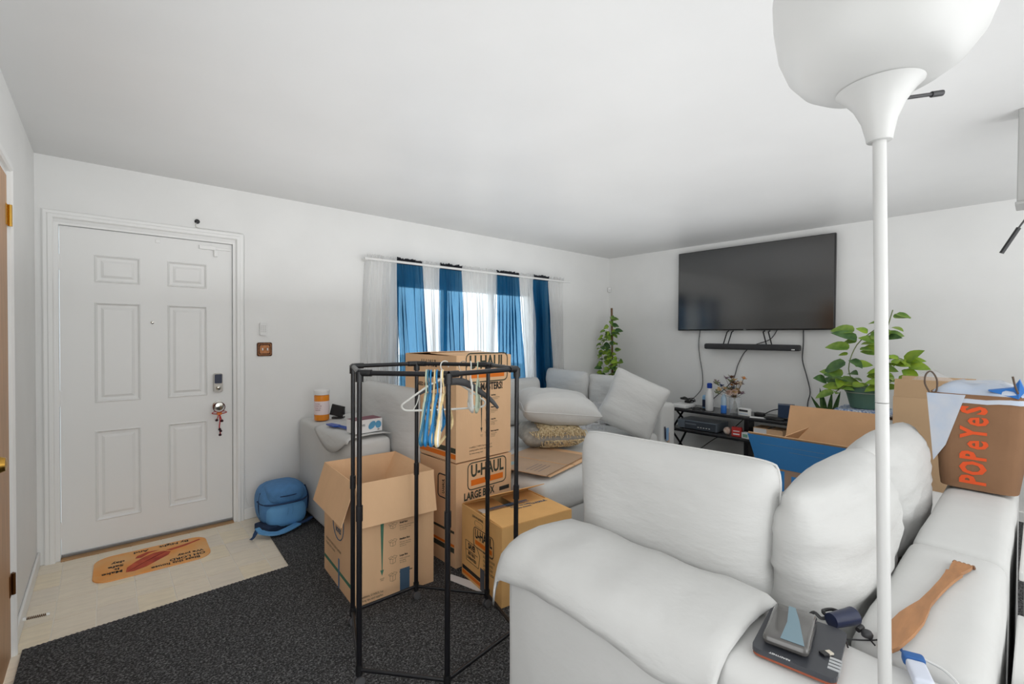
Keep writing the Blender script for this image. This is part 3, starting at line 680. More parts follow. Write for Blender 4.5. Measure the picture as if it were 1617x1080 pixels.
# open box beside the rack
t = carton('open_carton', 'tall open moving box with flaps hanging out, between clothes rack and armrest', .44, .52, .625, (1.168, 2.492, .011), math.radians(-3.5), {'-y': (.215, 166), '-x': (.215, 162), '+y': (.20, -168), '+x': (.20, -150)}, group='printed moving boxes')
P = Print(faceF(t, '-y'))
guide(P, -.02, .375, .088, .019, .0085, True, .27)
P.rect(.02, .0, .075, .13, INKBL, .0014)
smalltext(P, -.2, .045, ['In addition, U-HAUL has', 'packing tips and supplies', 'for every move'], .016, INKB, .8, 1.15)
P.done(t, 'lettering')
P = Print(faceF(t, '-x'))
P.ring([(.0+.09*math.cos(a*PI/10), .35+.09*math.sin(a*PI/10)) for a in range(20)], .006, INKBL)
P.text('100%', 0, .40, .05, INKBL, .002, .8); P.text('RECYCLED', 0, .35, .030, INKBL, .0015, .8); P.text('BOXES', 0, .31, .036, INKBL, .0015, .8)
smalltext(P, -.22, .20, ['MADE WITH RECYCLED CONTENT', 'PLEASE USE IT AGAIN'], .020, INKB, .85)
P.rect(-.255, .075, .255, .095, INKG); P.rect(.0, -.0, .02, .16, mat('blue_tape', (92, 128, 168), .5), .0016)
P.done(t, 'lettering')
tt = thing('crumpled_paper', 'pale crumpled paper poking out of the tall open moving box', 'paper', (1.02, 2.30, .50))
bm = B(); softbox(bm, (-.05, -.06, -.035), (.06, .06, .055), .03, (5, 5, 4), .02, 18, seed=4); obj('sheet', bm, mat('pale_paper', (226, 236, 240), .8), tt, True, 20)
bm = B(); softbox(bm, (-.045, -.05, -.475), (.05, .05, -.03), .03, (4, 4, 5), .012, 12, seed=6); obj('wrapping', bm, mat('kraft_paper', (206, 150, 84), .8), tt, True, 30)

# lower stack box
t = carton('moving_box', 'large moving box at the bottom of the stack, under the other large box', .445, .57, .61, (1.752, 2.545, .012), math.radians(2.5), {'-y': (.283, -89), '+y': (.283, -89)}, group='printed moving boxes')
P = Print(faceF(t, '-y'))
logo(P, .02, .522, .31)
P.text('LARGE BOX', -.045, .405, .062, INK, .0024, .72); P.rect(.12, .385, .205, .41, INKB)
P.done(t, 'lettering')
P = Print(faceF(t, '-x'))
P.ring(rrect(.11, .14, .02, 3, .16, .46), .008, INKB); P.text('U-HAUL', .16, .46, .035, INKB, .001, .7, rot=PI/2); P.rect(.19, .405, .20, .515, INKO)
P.rect(-.27, .085, .27, .115, INK); P.rect(-.27, .20, .27, .215, INK); P.rect(-.27, .12, .27, .135, INKO)
P.done(t, 'lettering')
# upper stack box
t = carton('moving_box', 'large moving box on top of the stack behind the clothes rack', .44, .565, .628, (1.750, 2.545, .634), math.radians(2.5), {'-y': (.28, -88), '+y': (.28, -86.5), '-x': (.21, -90, -.006), '+x': (.21, -90, -.006)}, group='printed moving boxes')
P = Print(faceF(t, '-y'))
logo(P, .02, .555, .335)
P.text('SUBMASTERS!', .02, .435, .062, INKB, .0022, .68)
guide(P, .02, .375, .075, .015, .0075, True, .24, INK)
smalltext(P, -.12, .075, ['In addition, U-HAUL has thousands of', 'packing supplies, boxes, tape and more', 'for every moving need'], .0135, INKB, .85, 1.4)
P.done(t, 'lettering')
P = Print(faceF(t, '-x'))
P.text('U-HAUL', .0, .575, .06, INKB, .0012, .8); P.text('NEED A BETTER BOX?', .0, .44, .033, INKB, .001, .8)
P.ring([(.06+.10*math.cos(a*PI/10), .29+.10*math.sin(a*PI/10)) for a in range(20)], .007, INKB)
P.text('100%', .06, .335, .05, INKB, .0015, .8); P.text('WHEN', .06, .29, .04, INKB, .0012, .8); P.text('DAMAGE', .06, .245, .036, INKB, .0012, .8); P.text('PACKED RIGHT', .0, .16, .026, INKB, .0008, .8)
P.rect(-.28, .055, .28, .085, INK); P.rect(-.28, .02, .28, .048, INKO)
P.done(t, 'lettering')
# small box in front of the footstool
t = carton('moving_box', 'short moving box at the foot of the stack, one top flap lifted', .465, .42, .405, (1.748, 1.952, .012), math.radians(-6.8), {'+y': (.20, -66), '-y': (.21, -89.0), '-x': (.2, -91, -.008), '+x': (.2, -91, -.008)}, m=CARD2, group='printed moving boxes')
P = Print(faceF(t, '-x'))
P.text('JOIN IN SAVING', -.03, .375, .018, INKB, .0005, .9); P.ring(rrect(.085, .028, .012, 3, -.02, .345), .0018, mat('ink_faint', (120, 98, 78), .8))
logo(P, .03, .268, .205, INKB)
P.ring([(-.165, .215), (-.04, .215), (-.005, .175), (-.02, .105), (-.155, .105)], .003, INKB); P.text('SAVE!', -.095, .19, .042, INKB, .0020, .72); P.rect(-.16, .163, -.03, .166, INKB)
P.text('BEST PRICE', -.095, .150, .022, INKB, .0008, .72); P.text('GUARANTEED', -.095, .126, .022, INKB, .0008, .72)
smalltext(P, .03, .215, ['BUY A BIGGER', 'BOX THAN EVER', 'FOR LESS AND', 'SAVE ALL DAY', 'ON EVERY BOX', 'WE SELL'], .019, INKB, .8, 1.2)
P.rect(-.20, .04, .03, .062, INKB); P.rect(-.20, .015, .03, .034, INKO); P.rect(.0, .0, .045, .12, mat('grey_tape', (84, 88, 96), .5), .0014)
P.done(t, 'lettering')
P = Print(faceF(t, '-y')); logo(P, .06, .30, .205, INKB); P.done(t, 'lettering')
Fz = faceF(t, '+z') @ Matrix.Translation((0, -.06, .007))
P = Print(Fz); P.rect(-.19, .085, .10, .098, INKBL); P.rect(-.19, .102, .10, .106, INKBL); P.rect(-.19, .072, .10, .076, INKBL)
P.text('Here to help', .02, .045, .026, INKBL, .0006); P.text('you move', .02, .015, .026, INKBL, .0006); P.text('U-HAUL', .14, .03, .03, INKBL, .001)
P.rect(-.22, .055, -.18, .115, mat('clear_tape', (214, 206, 196), .3), .0012)
P.done(t, 'lettering')
# paper trodden under the boxes
bm = B(); prism(bm, [(0, 0), (.10, -.38), (.17, -.36), (.05, .02)], .001, Matrix.Translation((1.44, 2.20, .0105)))
tag(obj('packing_paper', bm, PAPER), 'strip of white packing paper on the carpet beside the short box', 'paper')

# ================================================================= CLOTHES RACK
V6 = [(.741, 1.743), (.876, 2.134), (1.214, 2.134), (1.451, 1.837), (1.372, 1.532), (.971, 1.471)]
ZT, ZB = 1.238, .075
t = thing('clothes_rack', 'black six-sided metal clothes rack on casters standing in front of the moving boxes', 'clothes rack', (1.1, 1.81, .0))
O = Vector((1.1, 1.81, 0))
for k in range(6):
    x, y = V6[k]; x2, y2 = V6[(k+1) % 6]; p = Vector((x, y, 0))-O; q = Vector((x2, y2, 0))-O; d = (q-p).normalized()
    r = .0108
    bm = B(); tube(bm, [p+Vector((0, 0, ZB)), p+Vector((0, 0, .68)), p+Vector((0, 0, .69))], r, 12); tube(bm, [p+Vector((0, 0, .66)), p+Vector((0, 0, .72))], r*1.25, 12); tube(bm, [p+Vector((0, 0, .70)), p+Vector((0, 0, ZT))], r*.9, 12); obj('upright', bm, BLACKM, t, True)
    bm = B(); tube(bm, [p+Vector((0, 0, ZT)), q+Vector((0, 0, ZT))], .010, 10); obj('top_rail', bm, BLACKM, t, True)
    bm = B(); tube(bm, [p+Vector((0, 0, ZB)), q+Vector((0, 0, ZB))], .008, 10); obj('bottom_rail', bm, BLACKM, t, True)
    bm = B(); tube(bm, [p+Vector((0, 0, ZT-.035)), p+Vector((0, 0, ZT+.004))], .0155, 12); tube(bm, [p+Vector((0, 0, ZT)), p+Vector((0, 0, ZT))+d*.05], .0135, 10)
    x0, y0 = V6[k-1]; e = (Vector((x0, y0, 0))-O-p).normalized(); tube(bm, [p+Vector((0, 0, ZT)), p+Vector((0, 0, ZT))+e*.05], .0135, 10); obj('corner_joint', bm, BLACKP, t, True)
    bm = B(); tube(bm, [p+Vector((0, 0, .055)), p+Vector((0, 0, ZB+.02))], .014, 12); tube(bm, [p+Vector((0, 0, .03)), p+Vector((0, 0, .06))], .007, 8); cs = obj('caster', bm, BLACKP, t, True)
    for s in (-1, 1):
        bm = B(); lathe(bm, [(.008, -.006), (.0195, -.005), (.020, 0), (.0195, .005), (.008, .006)], 18, M=Matrix.Translation(p+Vector((.0, s*.010, .0305))) @ Matrix.Rotation(PI/2, 4, 'X')); obj('wheel', bm, mat('grey_wheel', (92, 92, 94), .4), cs, True)

# ================================================================= HANGERS
def hanger(label, color, loc, rot, kind='tube', group='clothes hangers on the rack', width=.42):
    t = thing('clothes_hanger', label, 'hanger', loc, 0, group, rot)
    hk = [(.018*math.cos(a), 0, .018*math.sin(a)-.003) for a in [math.radians(q) for q in (-20, 20, 60, 90, 130, 180, 215)]]
    # hook: from neck up round over the rail
    pts = [(0, 0, -.075), (0, 0, -.05), (-.004, 0, -.035), (-.019, 0, -.018), (-.021, 0, 0), (-.014, 0, .014), (0, 0, .0195), (.014, 0, .014), (.020, 0, 0), (.018, 0, -.012)]
    bm = B(); tube(bm, catmull(pts, 4), .0022 if kind != 'tube' else .0032, 6); obj('hook', bm, CHROME if kind == 'wood' else color, t, True)
    w2 = width/2; bm = B()
    if kind == 'tube':
        P = [(0, 0, -.07), (.03, 0, -.078), (.055, 0, -.098), (.075, 0, -.100), (w2-.03, 0, -.175), (w2, 0, -.200), (w2-.012, 0, -.222), (w2-.06, 0, -.228), (0, 0, -.230)]
        P = P+[(-x, y, z) for x, y, z in P[1:-1]][::-1]
        tube(bm, catmull(P, 4, True), .0052, 7, closed=True); obj('hanger_frame', bm, color, t, True)
        for s in (-1, 1):
            bm = B(); tube(bm, catmull([(s*(w2-.085), 0, -.148), (s*(w2-.075), 0, -.19), (s*(w2-.055), 0, -.226)], 4), .004, 6, flat=(1, .6)); obj('end_web', bm, color, t, True)
    elif kind == 'wood':
        P = [(-w2, 0, -.19), (-w2*.8, 0, -.155), (-w2*.5, 0, -.12), (-.05, 0, -.095), (0, 0, -.085), (.05, 0, -.095), (w2*.5, 0, -.12), (w2*.8, 0, -.155), (w2, 0, -.19)]
        tube(bm, catmull(P, 5), [.006+.014*max(0, 1-abs(k-20)/20)**.7 for k in range(41)], 8, flat=(.45, 1)); obj('hanger_body', bm, color, t, True)
        bm = B(); tube(bm, [(0, 0, -.075), (0, 0, -.055)], .006, 8); obj('collar', bm, DKGREY, t, True)
    return t
HW = mat('hanger_white', (238, 238, 232), .35); HB = mat('hanger_blue', (42, 132, 190), .35); HCR = mat('hanger_cream', (240, 214, 160), .35); HGN = mat('hanger_pale_green', (196, 208, 186), .35); HT = mat('hanger_teal', (60, 120, 150), .35); HGY = mat('hanger_grey', (78, 78, 80), .5)
p0 = Vector((.741, 1.743, ZT)); p1 = Vector((.971, 1.471, ZT)); dr = (p1-p0).normalized(); ang = math.atan2(dr.y, dr.x)+PI/2
specs = [('pale green plastic hanger, leftmost of the hangers on the front rail', HGN, .76, 2), ('teal plastic hanger second from the left on the front rail', HT, .785, -3), ('bright blue plastic hanger behind the cream one on the front rail', HB, .81, 2), ('cream plastic hanger in the middle of the front rail bunch', HCR, .85, 5),
         ('blue plastic hanger right of the cream one on the front rail', HB, .88, -2), ('white plastic hanger rightmost on the front rail beside the front upright', HW, .925, 3), ('second cream hanger tucked behind the rightmost white one on the front rail', HCR, .945, -4)]
for i, (lab, c_, f, tw) in enumerate(specs):
    p = p0.lerp(p1, f)
    hanger(lab, c_, p-Vector((0, 0, .004)), Euler((math.radians(tw*.5), 0, ang+math.radians(12+tw))), width=.40)
q0 = Vector((1.214, 2.134, ZT)); q1 = Vector((1.451, 1.837, ZT))
hanger('wide white plastic hanger seen flat on at the back rail, left of the front upright', HW, q0.lerp(q1, .40)-Vector((0, 0, .004)), Euler((0, 0, math.radians(-22))), width=.43)
hanger('dark grey wooden hanger on the back rail in front of the printed box', HGY, q0.lerp(q1, .66)-Vector((0, 0, .004)), Euler((0, math.radians(9), math.radians(-38))), 'wood', width=.42)
hanger('white plastic hanger hanging edge on at the back rail beside the grey one', HW, q0.lerp(q1, .76)-Vector((0, 0, .004)), Euler((0, 0, math.radians(60))), width=.22)
hanger('light grey plastic hanger rightmost on the back rail', HGN, q0.lerp(q1, .86)-Vector((0, 0, .004)), Euler((0, 0, math.radians(48))), width=.22)

# ================================================================= FLOOR LAMP
t = thing('floor_lamp', 'white torchiere floor lamp with bowl shade at the right of the photo', 'floor lamp', (.881, .130, .0115), 0, None, Euler((-.0177, -.0202, 0)))
LW = mat('lamp_white', (206, 206, 204), .4)
bm = B(); lathe(bm, [(.060, 0), (.063, .004), (.061, .030), (.03, .040), (.014, .046)], 36); obj('lamp_base', bm, LW, t, True)
zs = [.03, .44, .862, 1.28, 1.672]
for a, c_ in zip(zs, zs[1:]):
    bm = B(); tube(bm, [(0, 0, a+.0005), (0, 0, c_-.0005)], .0083, 20); obj('pole_section', bm, LW, t, True)
bm = B(); lathe(bm, [(.0145, 1.660), (.0155, 1.661), (.0165, 1.668), (.0215, 1.690), (.031, 1.712), (.044, 1.730), (.052, 1.737), (.046, 1.739), (.01, 1.738)], 40); obj('shade_neck', bm, LW, t, True, 80)
bm = B(); lathe(bm, [(.047, 1.737), (.075, 1.744), (.096, 1.758), (.114, 1.782), (.126, 1.815), (.132, 1.860), (.133, 1.90), (.130, 1.90), (.129, 1.86), (.123, 1.817), (.111, 1.785), (.093, 1.762), (.074, 1.748), (.045, 1.741)], 56, cap=False); obj('bowl_shade', bm, LW, t, True, 80)
bm = B(); d = Vector((.752, -.659, 0)); tube(bm, [Vector((0, 0, 1.722))+d*.035, Vector((0, 0, 1.727))+d*.078], .0028, 8); tube(bm, [Vector((0, 0, 1.7265))+d*.076, Vector((0, 0, 1.7285))+d*.092], .0042, 10); obj('switch_knob', bm, DKGREY, t, True)
#%%PART3
# ================================================================= TV, SOUNDBAR
TVS = mat('tv_screen', (14, 14, 16), .14, spec=.5, coat=1); TVS.node_tree.nodes['Principled BSDF'].inputs['Coat IOR'].default_value = 1.8; TVS.node_tree.nodes['Principled BSDF'].inputs['Coat Roughness'].default_value = .13
t = thing('television', 'large flat black television mounted high on the right wall', 'television', (5.11, 2.055, 1.907))
bm = B(); box(bm, (-.012, -.785, -.452), (.028, .785, .452), .006); obj('housing', bm, mat('tv_black', (14, 14, 16), .35), t, True)
bm = B(); box(bm, (-.0145, -.777, -.440), (-.0115, .777, .446), .001); obj('screen', bm, TVS, t)
bm = B(); box(bm, (.028, -.35, -.25), (.068, .35, .25), .006); obj('wall_bracket', bm, BLACKP, t)
bm = B(); text_bm(bm, 'TCL', .016, frame((-.0128, .02, -.447), (0, -1, 0), (0, 0, 1)), .0004); obj('maker_badge', bm, mat('badge_silver', (180, 180, 180), .3), t)
t = thing('soundbar', 'long dark soundbar hung under the television', 'soundbar', (5.10, 2.025, 1.279))
bm = B(); softbox(bm, (-.045, -.475, -.031), (.04, .475, .031), .018, (3, 20, 3), 0); obj('speaker_grille', bm, mat('soundbar_fabric', (62, 62, 64), .8, nscale=300, namt=.3), t, True, 50)
bm = B(); box(bm, (-.0475, -.44, -.022), (-.044, -.41, -.012), .001); obj('badge', bm, WHITEP, t)
for s in (-1, 1):
    for k in (0, 1):
        bm = B(); y = .03+s*.22+(k-.5)*.05; tube(bm, [(.0, y, .028), (.006, y-s*.035, .158)], .0065, 6); tube(bm, [(.006, y-s*.035, .158), (.045, y-s*.035, .17)], .006, 6); obj('hanging_strut', bm, BLACKP, t, True)
def cable(label, pts, r, m=None, n=5):
    bm = B(); tube(bm, catmull(pts, n), r, 6); return tag(obj('cable', bm, m or mat('cable_grey', (70, 70, 72), .5), None, True), label, 'cable')
cable('dark cable looping down from the left part of the television to the console', [(5.165, 2.60, 1.455), (5.165, 2.615, 1.30), (5.165, 2.60, 1.15), (5.165, 2.565, .95), (5.165, 2.57, .80), (5.12, 2.62, .70), (5.0, 2.66, .625), (4.96, 2.60, .607)], .0045)
cable('dark cable running down left from behind the soundbar', [(5.165, 1.78, 1.46), (5.165, 1.85, 1.36), (5.165, 2.0, 1.30), (5.165, 2.10, 1.22), (5.165, 2.17, 1.08), (5.165, 2.23, .90), (5.165, 2.42, .70), (5.15, 2.5, .62), (5.05, 2.5, .607)], .0045)
cable('thick dark cable hanging from the right part of the television', [(5.165, 1.545, 1.455), (5.165, 1.545, 1.30), (5.165, 1.55, 1.16), (5.165, 1.51, 1.0), (5.165, 1.48, .85), (5.165, 1.50, .72), (5.165, 1.5, .4), (5.16, 1.5, .05)], .0055)

# ================================================================= CONSOLE
t = thing('console_table', 'black metal media console with two shelves and Z shaped legs under the television', 'table', (4.90, 1.94, .010))
for z in (.585, .37):
    bm = B(); box(bm, (-.20, -.77, z-.010), (.20, .77, z+.008), .003); obj('shelf', bm, mat('smoked_shelf', (58, 58, 60), .25), t)
    bm = B()
    for y in (-.77, .77): box(bm, (-.20, y-.01, z-.024), (.20, y+.01, z-.0105))
    for x in (-.195, .195): box(bm, (x-.01, -.77, z-.024), (x+.01, .77, z-.0105))
    obj('shelf_rail', bm, BLACKM, t)
bm = B(); box(bm, (-.07, -.022, 0), (.07, .022, .574), .003); obj('centre_post', bm, BLACKM, t)
for y in (-.745, .745):
    for a, c_ in (((-.19, 0), (.19, .345)), ((.19, 0), (-.19, .345)), ((-.19, .345), (.10, .56)), ((.19, .345), (-.10, .56))):
        bm = B(); d = Vector((c_[0]-a[0], 0, c_[1]-a[1])).normalized(); tube(bm, [Vector((a[0], y, a[1])), Vector((c_[0], y, c_[1]))], .014, 4); obj('leg', bm, BLACKM, t)
ZC = .604
t = thing('router', 'flat white router with black cables at the left end of the console', 'router', (4.82, 2.60, ZC))
bm = B(); softbox(bm, (-.12, -.085, 0), (.10, .10, .040), .012, (4, 4, 2), 0); obj('router_case', bm, WHITEP, t, True, 60)
t = thing('cable_bundle', 'black coiled cables on top of the white router', 'cable', (4.90, 2.60, ZC+.045))
bm = B(); pts = [(.05*math.cos(a*.8)+.02*math.sin(a*2.3), .075*math.sin(a*.8), .008+.03*abs(math.sin(a*.45))+.006*(a % 3)) for a in range(26)]; tube(bm, catmull(pts, 3), .0055, 5); obj('coil', bm, BLACKP, t, True)
bm = B(); box(bm, (-.02, -.03, -.004), (.03, .03, .022), .004); obj('plug', bm, BLACKP, t)
bm = B(); pts = [(4.80+.05*math.cos(a*.7), 2.42+.07*math.sin(a*.7), ZC+.004+.004*(a % 2)) for a in range(20)]; tube(bm, catmull(pts, 3), .004, 5); tag(obj('loose_cable', bm, BLACKP, None, True), 'flat coil of black cable on the console before the white spray bottle', 'cable')
t = thing('spray_bottle', 'white bottle with a blue cap on the left part of the console', 'bottle', (4.80, 2.305, ZC))
bm = B(); lathe(bm, [(.036, 0), (.040, .006), (.040, .15), (.034, .19), (.020, .225), (.018, .24)], 24); obj('bottle_body', bm, WHITEP, t, True, 60)
bm = B(); lathe(bm, [(.023, .238), (.026, .245), (.026, .285), (.018, .292)], 20); obj('cap', bm, mat('cap_blue', (26, 70, 170), .35), t, True)
t = thing('blue_bottle', 'pale blue plastic bottle behind the white capped bottle', 'bottle', (4.90, 2.38, ZC))
bm = B(); softbox(bm, (-.03, -.045, 0), (.03, .045, .15), .02, (3, 3, 4), 0); lathe(bm, [(.014, .148), (.014, .175), (.008, .178)], 14); obj('bottle_body', bm, mat('light_blue_plastic', (138, 182, 218), .25), t, True, 60)
bm = B(); box(bm, (-.033, -.012, .02), (-.030, .036, .10), .001); obj('dark_label', bm, NAVY, t)
t = thing('spray_can', 'clear and blue pump bottle left of the flower vase', 'bottle', (4.78, 2.145, ZC))
bm = B(); lathe(bm, [(.026, 0), (.028, .004), (.028, .075), (.027, .078)], 20); obj('blue_base', bm, mat('bright_blue', (56, 122, 210), .3), t, True)
bm = B(); lathe(bm, [(.027, .079), (.027, .15), (.018, .175), (.012, .19)], 20); obj('clear_top', bm, mat('pale_blue_clear', (186, 212, 232), .15, alpha=.7), t, True)
# vase with dried flowers
t = thing('flower_vase', 'clear glass vase of dried autumn flowers on the console', 'vase', (4.84, 2.06, ZC))
bm = B(); lathe(bm, [(.045, 0), (.052, .006), (.055, .10), (.056, .165), (.053, .165), (.052, .10), (.049, .012), (.01, .012)], 28, cap=False); obj('glass', bm, mat('vase_glass', (235, 240, 242), .03, alpha=.28, spec=.8), t, True, 60)
random.seed(11)
FC = [mat('dried_tan', (222, 184, 124), .9), mat('dried_cream', (226, 206, 180), .9), mat('dried_brown', (120, 84, 62), .9), mat('dried_mauve', (140, 118, 128), .9), mat('dried_green', (128, 132, 100), .9), mat('dried_blue', (66, 78, 112), .9), mat('dried_orange', (206, 138, 74), .9)]
def bloom_mesh(m, r, n=9):
    bm = B()
    for k in range(n):
        a = 2*PI*k/n+(k % 2)*.3; z = .4+.5*(k % 3)/3
        p = [Vector((0, 0, 0)), Vector((math.cos(a-.35)*r*.7, math.sin(a-.35)*r*.7, r*z*.7)), Vector((math.cos(a)*r, math.sin(a)*r, r*z)), Vector((math.cos(a+.35)*r*.7, math.sin(a+.35)*r*.7, r*z*.7))]
        bm.faces.new([bm.verts.new(v) for v in p])
    lathe(bm, [(.002, 0), (r*.35, r*.2), (r*.3, r*.5), (.002, r*.6)], 8)
    me = bpy.data.meshes.new('bloom'); bm.to_mesh(me); bm.free(); me.materials.append(m); return me
blm = [bloom_mesh(m, random.uniform(.030, .044)) for m in FC]
rose = B()
for q in range(3): lathe(rose, [(.006+q*.008, .0), (.012+q*.009, .012), (.014+q*.009, .028-q*.004), (.010+q*.009, .034-q*.005)], 14, cap=False)
rme = bpy.data.meshes.new('rose'); rose.to_mesh(rme); rose.free(); rme.materials.append(mat('rose_pink', (236, 206, 188), .9))
for k in range(34):
    a = random.uniform(0, 2*PI); sp = random.uniform(.02, .19) if k > 5 else random.uniform(0, .05); hgt = random.uniform(.20, .38)-sp*.25
    tip = Vector((math.cos(a)*sp*.75, math.sin(a)*sp, hgt))
    bm = B(); tube(bm, catmull([(-math.cos(a)*.03, -math.sin(a)*.03, .015), (0, 0, .14), tip*.6+Vector((0, 0, .06)), tip], 3), .0018, 4); st = obj('stem', bm, FC[2] if k % 3 else FC[4], t, True)
    bo = bpy.data.objects.new('bloom', blm[k % len(blm)]); C.objects.link(bo); bo.parent = t; bo.location = tip; bo.rotation_euler = (math.sin(a)*-sp*4, math.cos(a)*sp*4, a)
for p in ((-.05, .03, .205), (-.045, -.02, .215)):
    bo = bpy.data.objects.new('rose', rme); C.objects.link(bo); bo.parent = t; bo.location = p; bo.rotation_euler = (.2, -1.1, 0)
t = thing('desk_clock', 'small white digital clock on the console right of the vase', 'clock', (4.76, 1.93, ZC), math.radians(-8))
bm = B(); box(bm, (-.02, -.058, 0), (.025, .058, .075), .008); obj('clock_case', bm, WHITEP, t, True)
bm = B(); box(bm, (-.0225, -.045, .042), (-.0195, .045, .062), .001); obj('display', bm, DKGREY, t)
bm = B()
for k in range(5): box(bm, (-.022, -.044+k*.018, .016), (-.0195, -.032+k*.018, .026), .001)
obj('clock_buttons', bm, mat('pale_blue', (176, 196, 216), .4), t)
t = thing('power_adapter', 'black power adapter beside the white clock on the console', 'adapter', (4.86, 1.83, ZC))
bm = B(); box(bm, (-.03, -.05, 0), (.03, .04, .035), .006); obj('adapter_case', bm, BLACKP, t, True)
bm = B(); tube(bm, catmull([(0, -.04, .02), (.02, -.12, .07), (.03, -.22, .09), (.02, -.33, .05), (-.02, -.25, .012), (-.05, -.15, .01), (-.03, -.30, .01)], 6), .005, 6); obj('lead', bm, BLACKP, t, True)
t = thing('note_paper', 'small white slip of paper lying on the console before the black adapter', 'paper', (4.75, 1.80, ZC), .3)
bm = B(); box(bm, (-.04, -.07, 0), (.04, .07, .002)); obj('slip', bm, PAPER, t)
t = thing('gadget_box', 'small dark blue product box standing at the right end of the console', 'box', (4.90, 1.60, ZC), math.radians(20))
bm = B(); box(bm, (-.06, -.07, 0), (.06, .07, .135), .002); obj('box_body', bm, mat('navy_card', (26, 52, 84), .4), t)
bm = B(); prism(bm, [(-.068, .01), (.0, .01), (-.01, .06), (-.068, .12)], .0012, frame((0, -.0705, 0), (1, 0, 0), (0, 0, 1))); obj('picture_panel', bm, mat('pale_picture', (176, 198, 214), .4), t)
t = thing('small_speaker', 'round flat black gadget in front of the dark blue product box', 'gadget', (4.76, 1.66, ZC))
bm = B(); lathe(bm, [(.05, 0), (.06, .006), (.058, .018), (.04, .026), (.005, .027)], 24, M=Matrix.Diagonal((.8, 1.5, 1, 1))); obj('gadget_body', bm, BLACKP, t, True, 50)
# lower shelf
ZL = .389
t = thing('disc_player', 'wide grey disc player on the lower shelf of the console', 'player', (4.86, 2.41, ZL))
bm = B(); box(bm, (-.13, -.215, .006), (.15, .215, .094), .004); obj('player_case', bm, mat('player_grey', (128, 138, 150), .35, metal=.4), t)
bm = B(); box(bm, (-.135, -.21, .012), (-.1302, .13, .088), .001); obj('front_panel', bm, mat('player_front', (70, 76, 84), .3), t)
bm = B(); box(bm, (-.138, .0, .052), (-.1352, .12, .066)); obj('disc_tray', bm, mat('tray_grey', (120, 126, 134), .3), t)
bm = B()
for k in range(5): box(bm, (-.138, -.03-k*.03, .03), (-.1352, -.015-k*.03, .038))
obj('player_buttons', bm, WHITEP, t)
for x, y in ((-.1, -.17), (-.1, .17), (.12, -.17), (.12, .17)):
    bm = B(); lathe(bm, [(.012, 0), (.012, .007)], 12, c=(x, y, 0)); obj('foot', bm, BLACKP, t, True)
t = thing('yarn_ball', 'small brown and white wound ball on the lower console shelf', 'ball', (4.77, 2.10, ZL+.039))
bm = B(); bmesh.ops.create_uvsphere(bm, u_segments=18, v_segments=12, radius=.038)
for v in bm.verts: v.co *= 1+.06*nz(v.co, 40)
obj('wound_yarn', bm, mat('yarn', (196, 160, 140), .9, nscale=30, rgb2=(230, 220, 210)), t, True, 80)
t = thing('red_packet', 'small red and white packet on the lower console shelf', 'box', (4.76, 2.00, ZL), math.radians(8))
bm = B(); box(bm, (-.025, -.045, 0), (.025, .045, .092), .002); obj('packet_body', bm, mat('packet_red', (198, 56, 52), .4), t)
bm = B(); box(bm, (-.0265, -.03, .018), (-.0252, .03, .03)); box(bm, (-.0265, -.03, .05), (-.0252, .03, .058)); obj('packet_print', bm, PAPER, t)
t = thing('tape_roll', 'white and green box of tape right of the red packet', 'box', (4.74, 1.89, ZL), math.radians(-12))
bm = B(); box(bm, (-.03, -.045, 0), (.03, .045, .055), .002); obj('box_body', bm, PAPER, t)
bm = B(); box(bm, (-.0315, -.02, .012), (-.0302, .03, .042)); obj('green_label', bm, mat('label_green', (130, 176, 150), .5), t)
t = thing('wooden_tray', 'dark red low wooden tray under the small parcel box', 'tray', (4.85, 1.70, ZL))
bm = B(); box(bm, (-.10, -.15, 0), (.10, .15, .008)); box(bm, (-.10, -.15, .0081), (-.092, .15, .04)); box(bm, (.092, -.15, .0081), (.10, .15, .04)); box(bm, (-.092, -.15, .0081), (.092, -.142, .04)); box(bm, (-.092, .142, .0081), (.092, .15, .04)); box(bm, (-.09, -.14, .0085), (.09, .14, .038)); obj('tray_body', bm, mat('dark_red_wood', (84, 44, 40), .5), t)
bm = B()
for k in range(3): box(bm, (-.1035, -.06+k*.06, .014), (-.1002, -.03+k*.06, .030))
obj('tray_labels', bm, PAPER, t)
t = thing('parcel_box', 'small brown parcel box with a white label on the lower console shelf', 'box', (4.85, 1.715, ZL+.041))
bm = B(); box(bm, (-.09, -.13, 0), (.09, .13, .075), .002); obj('box_body', bm, CARD, t)
bm = B(); box(bm, (-.0915, .01, .006), (-.0902, .125, .070)); obj('address_label', bm, PAPER, t)
bm = B(); box(bm, (-.09, -.012, .0752), (.09, .012, .0762)); obj('packing_tape', bm, mat('dark_tape', (96, 80, 64), .4), t)
cable('thin black cable drooping under the console behind the legs', [(5.16, 2.1, .50), (5.14, 2.25, .34), (5.12, 2.4, .24), (5.08, 2.55, .10), (5.02, 2.6, .02)], .005)

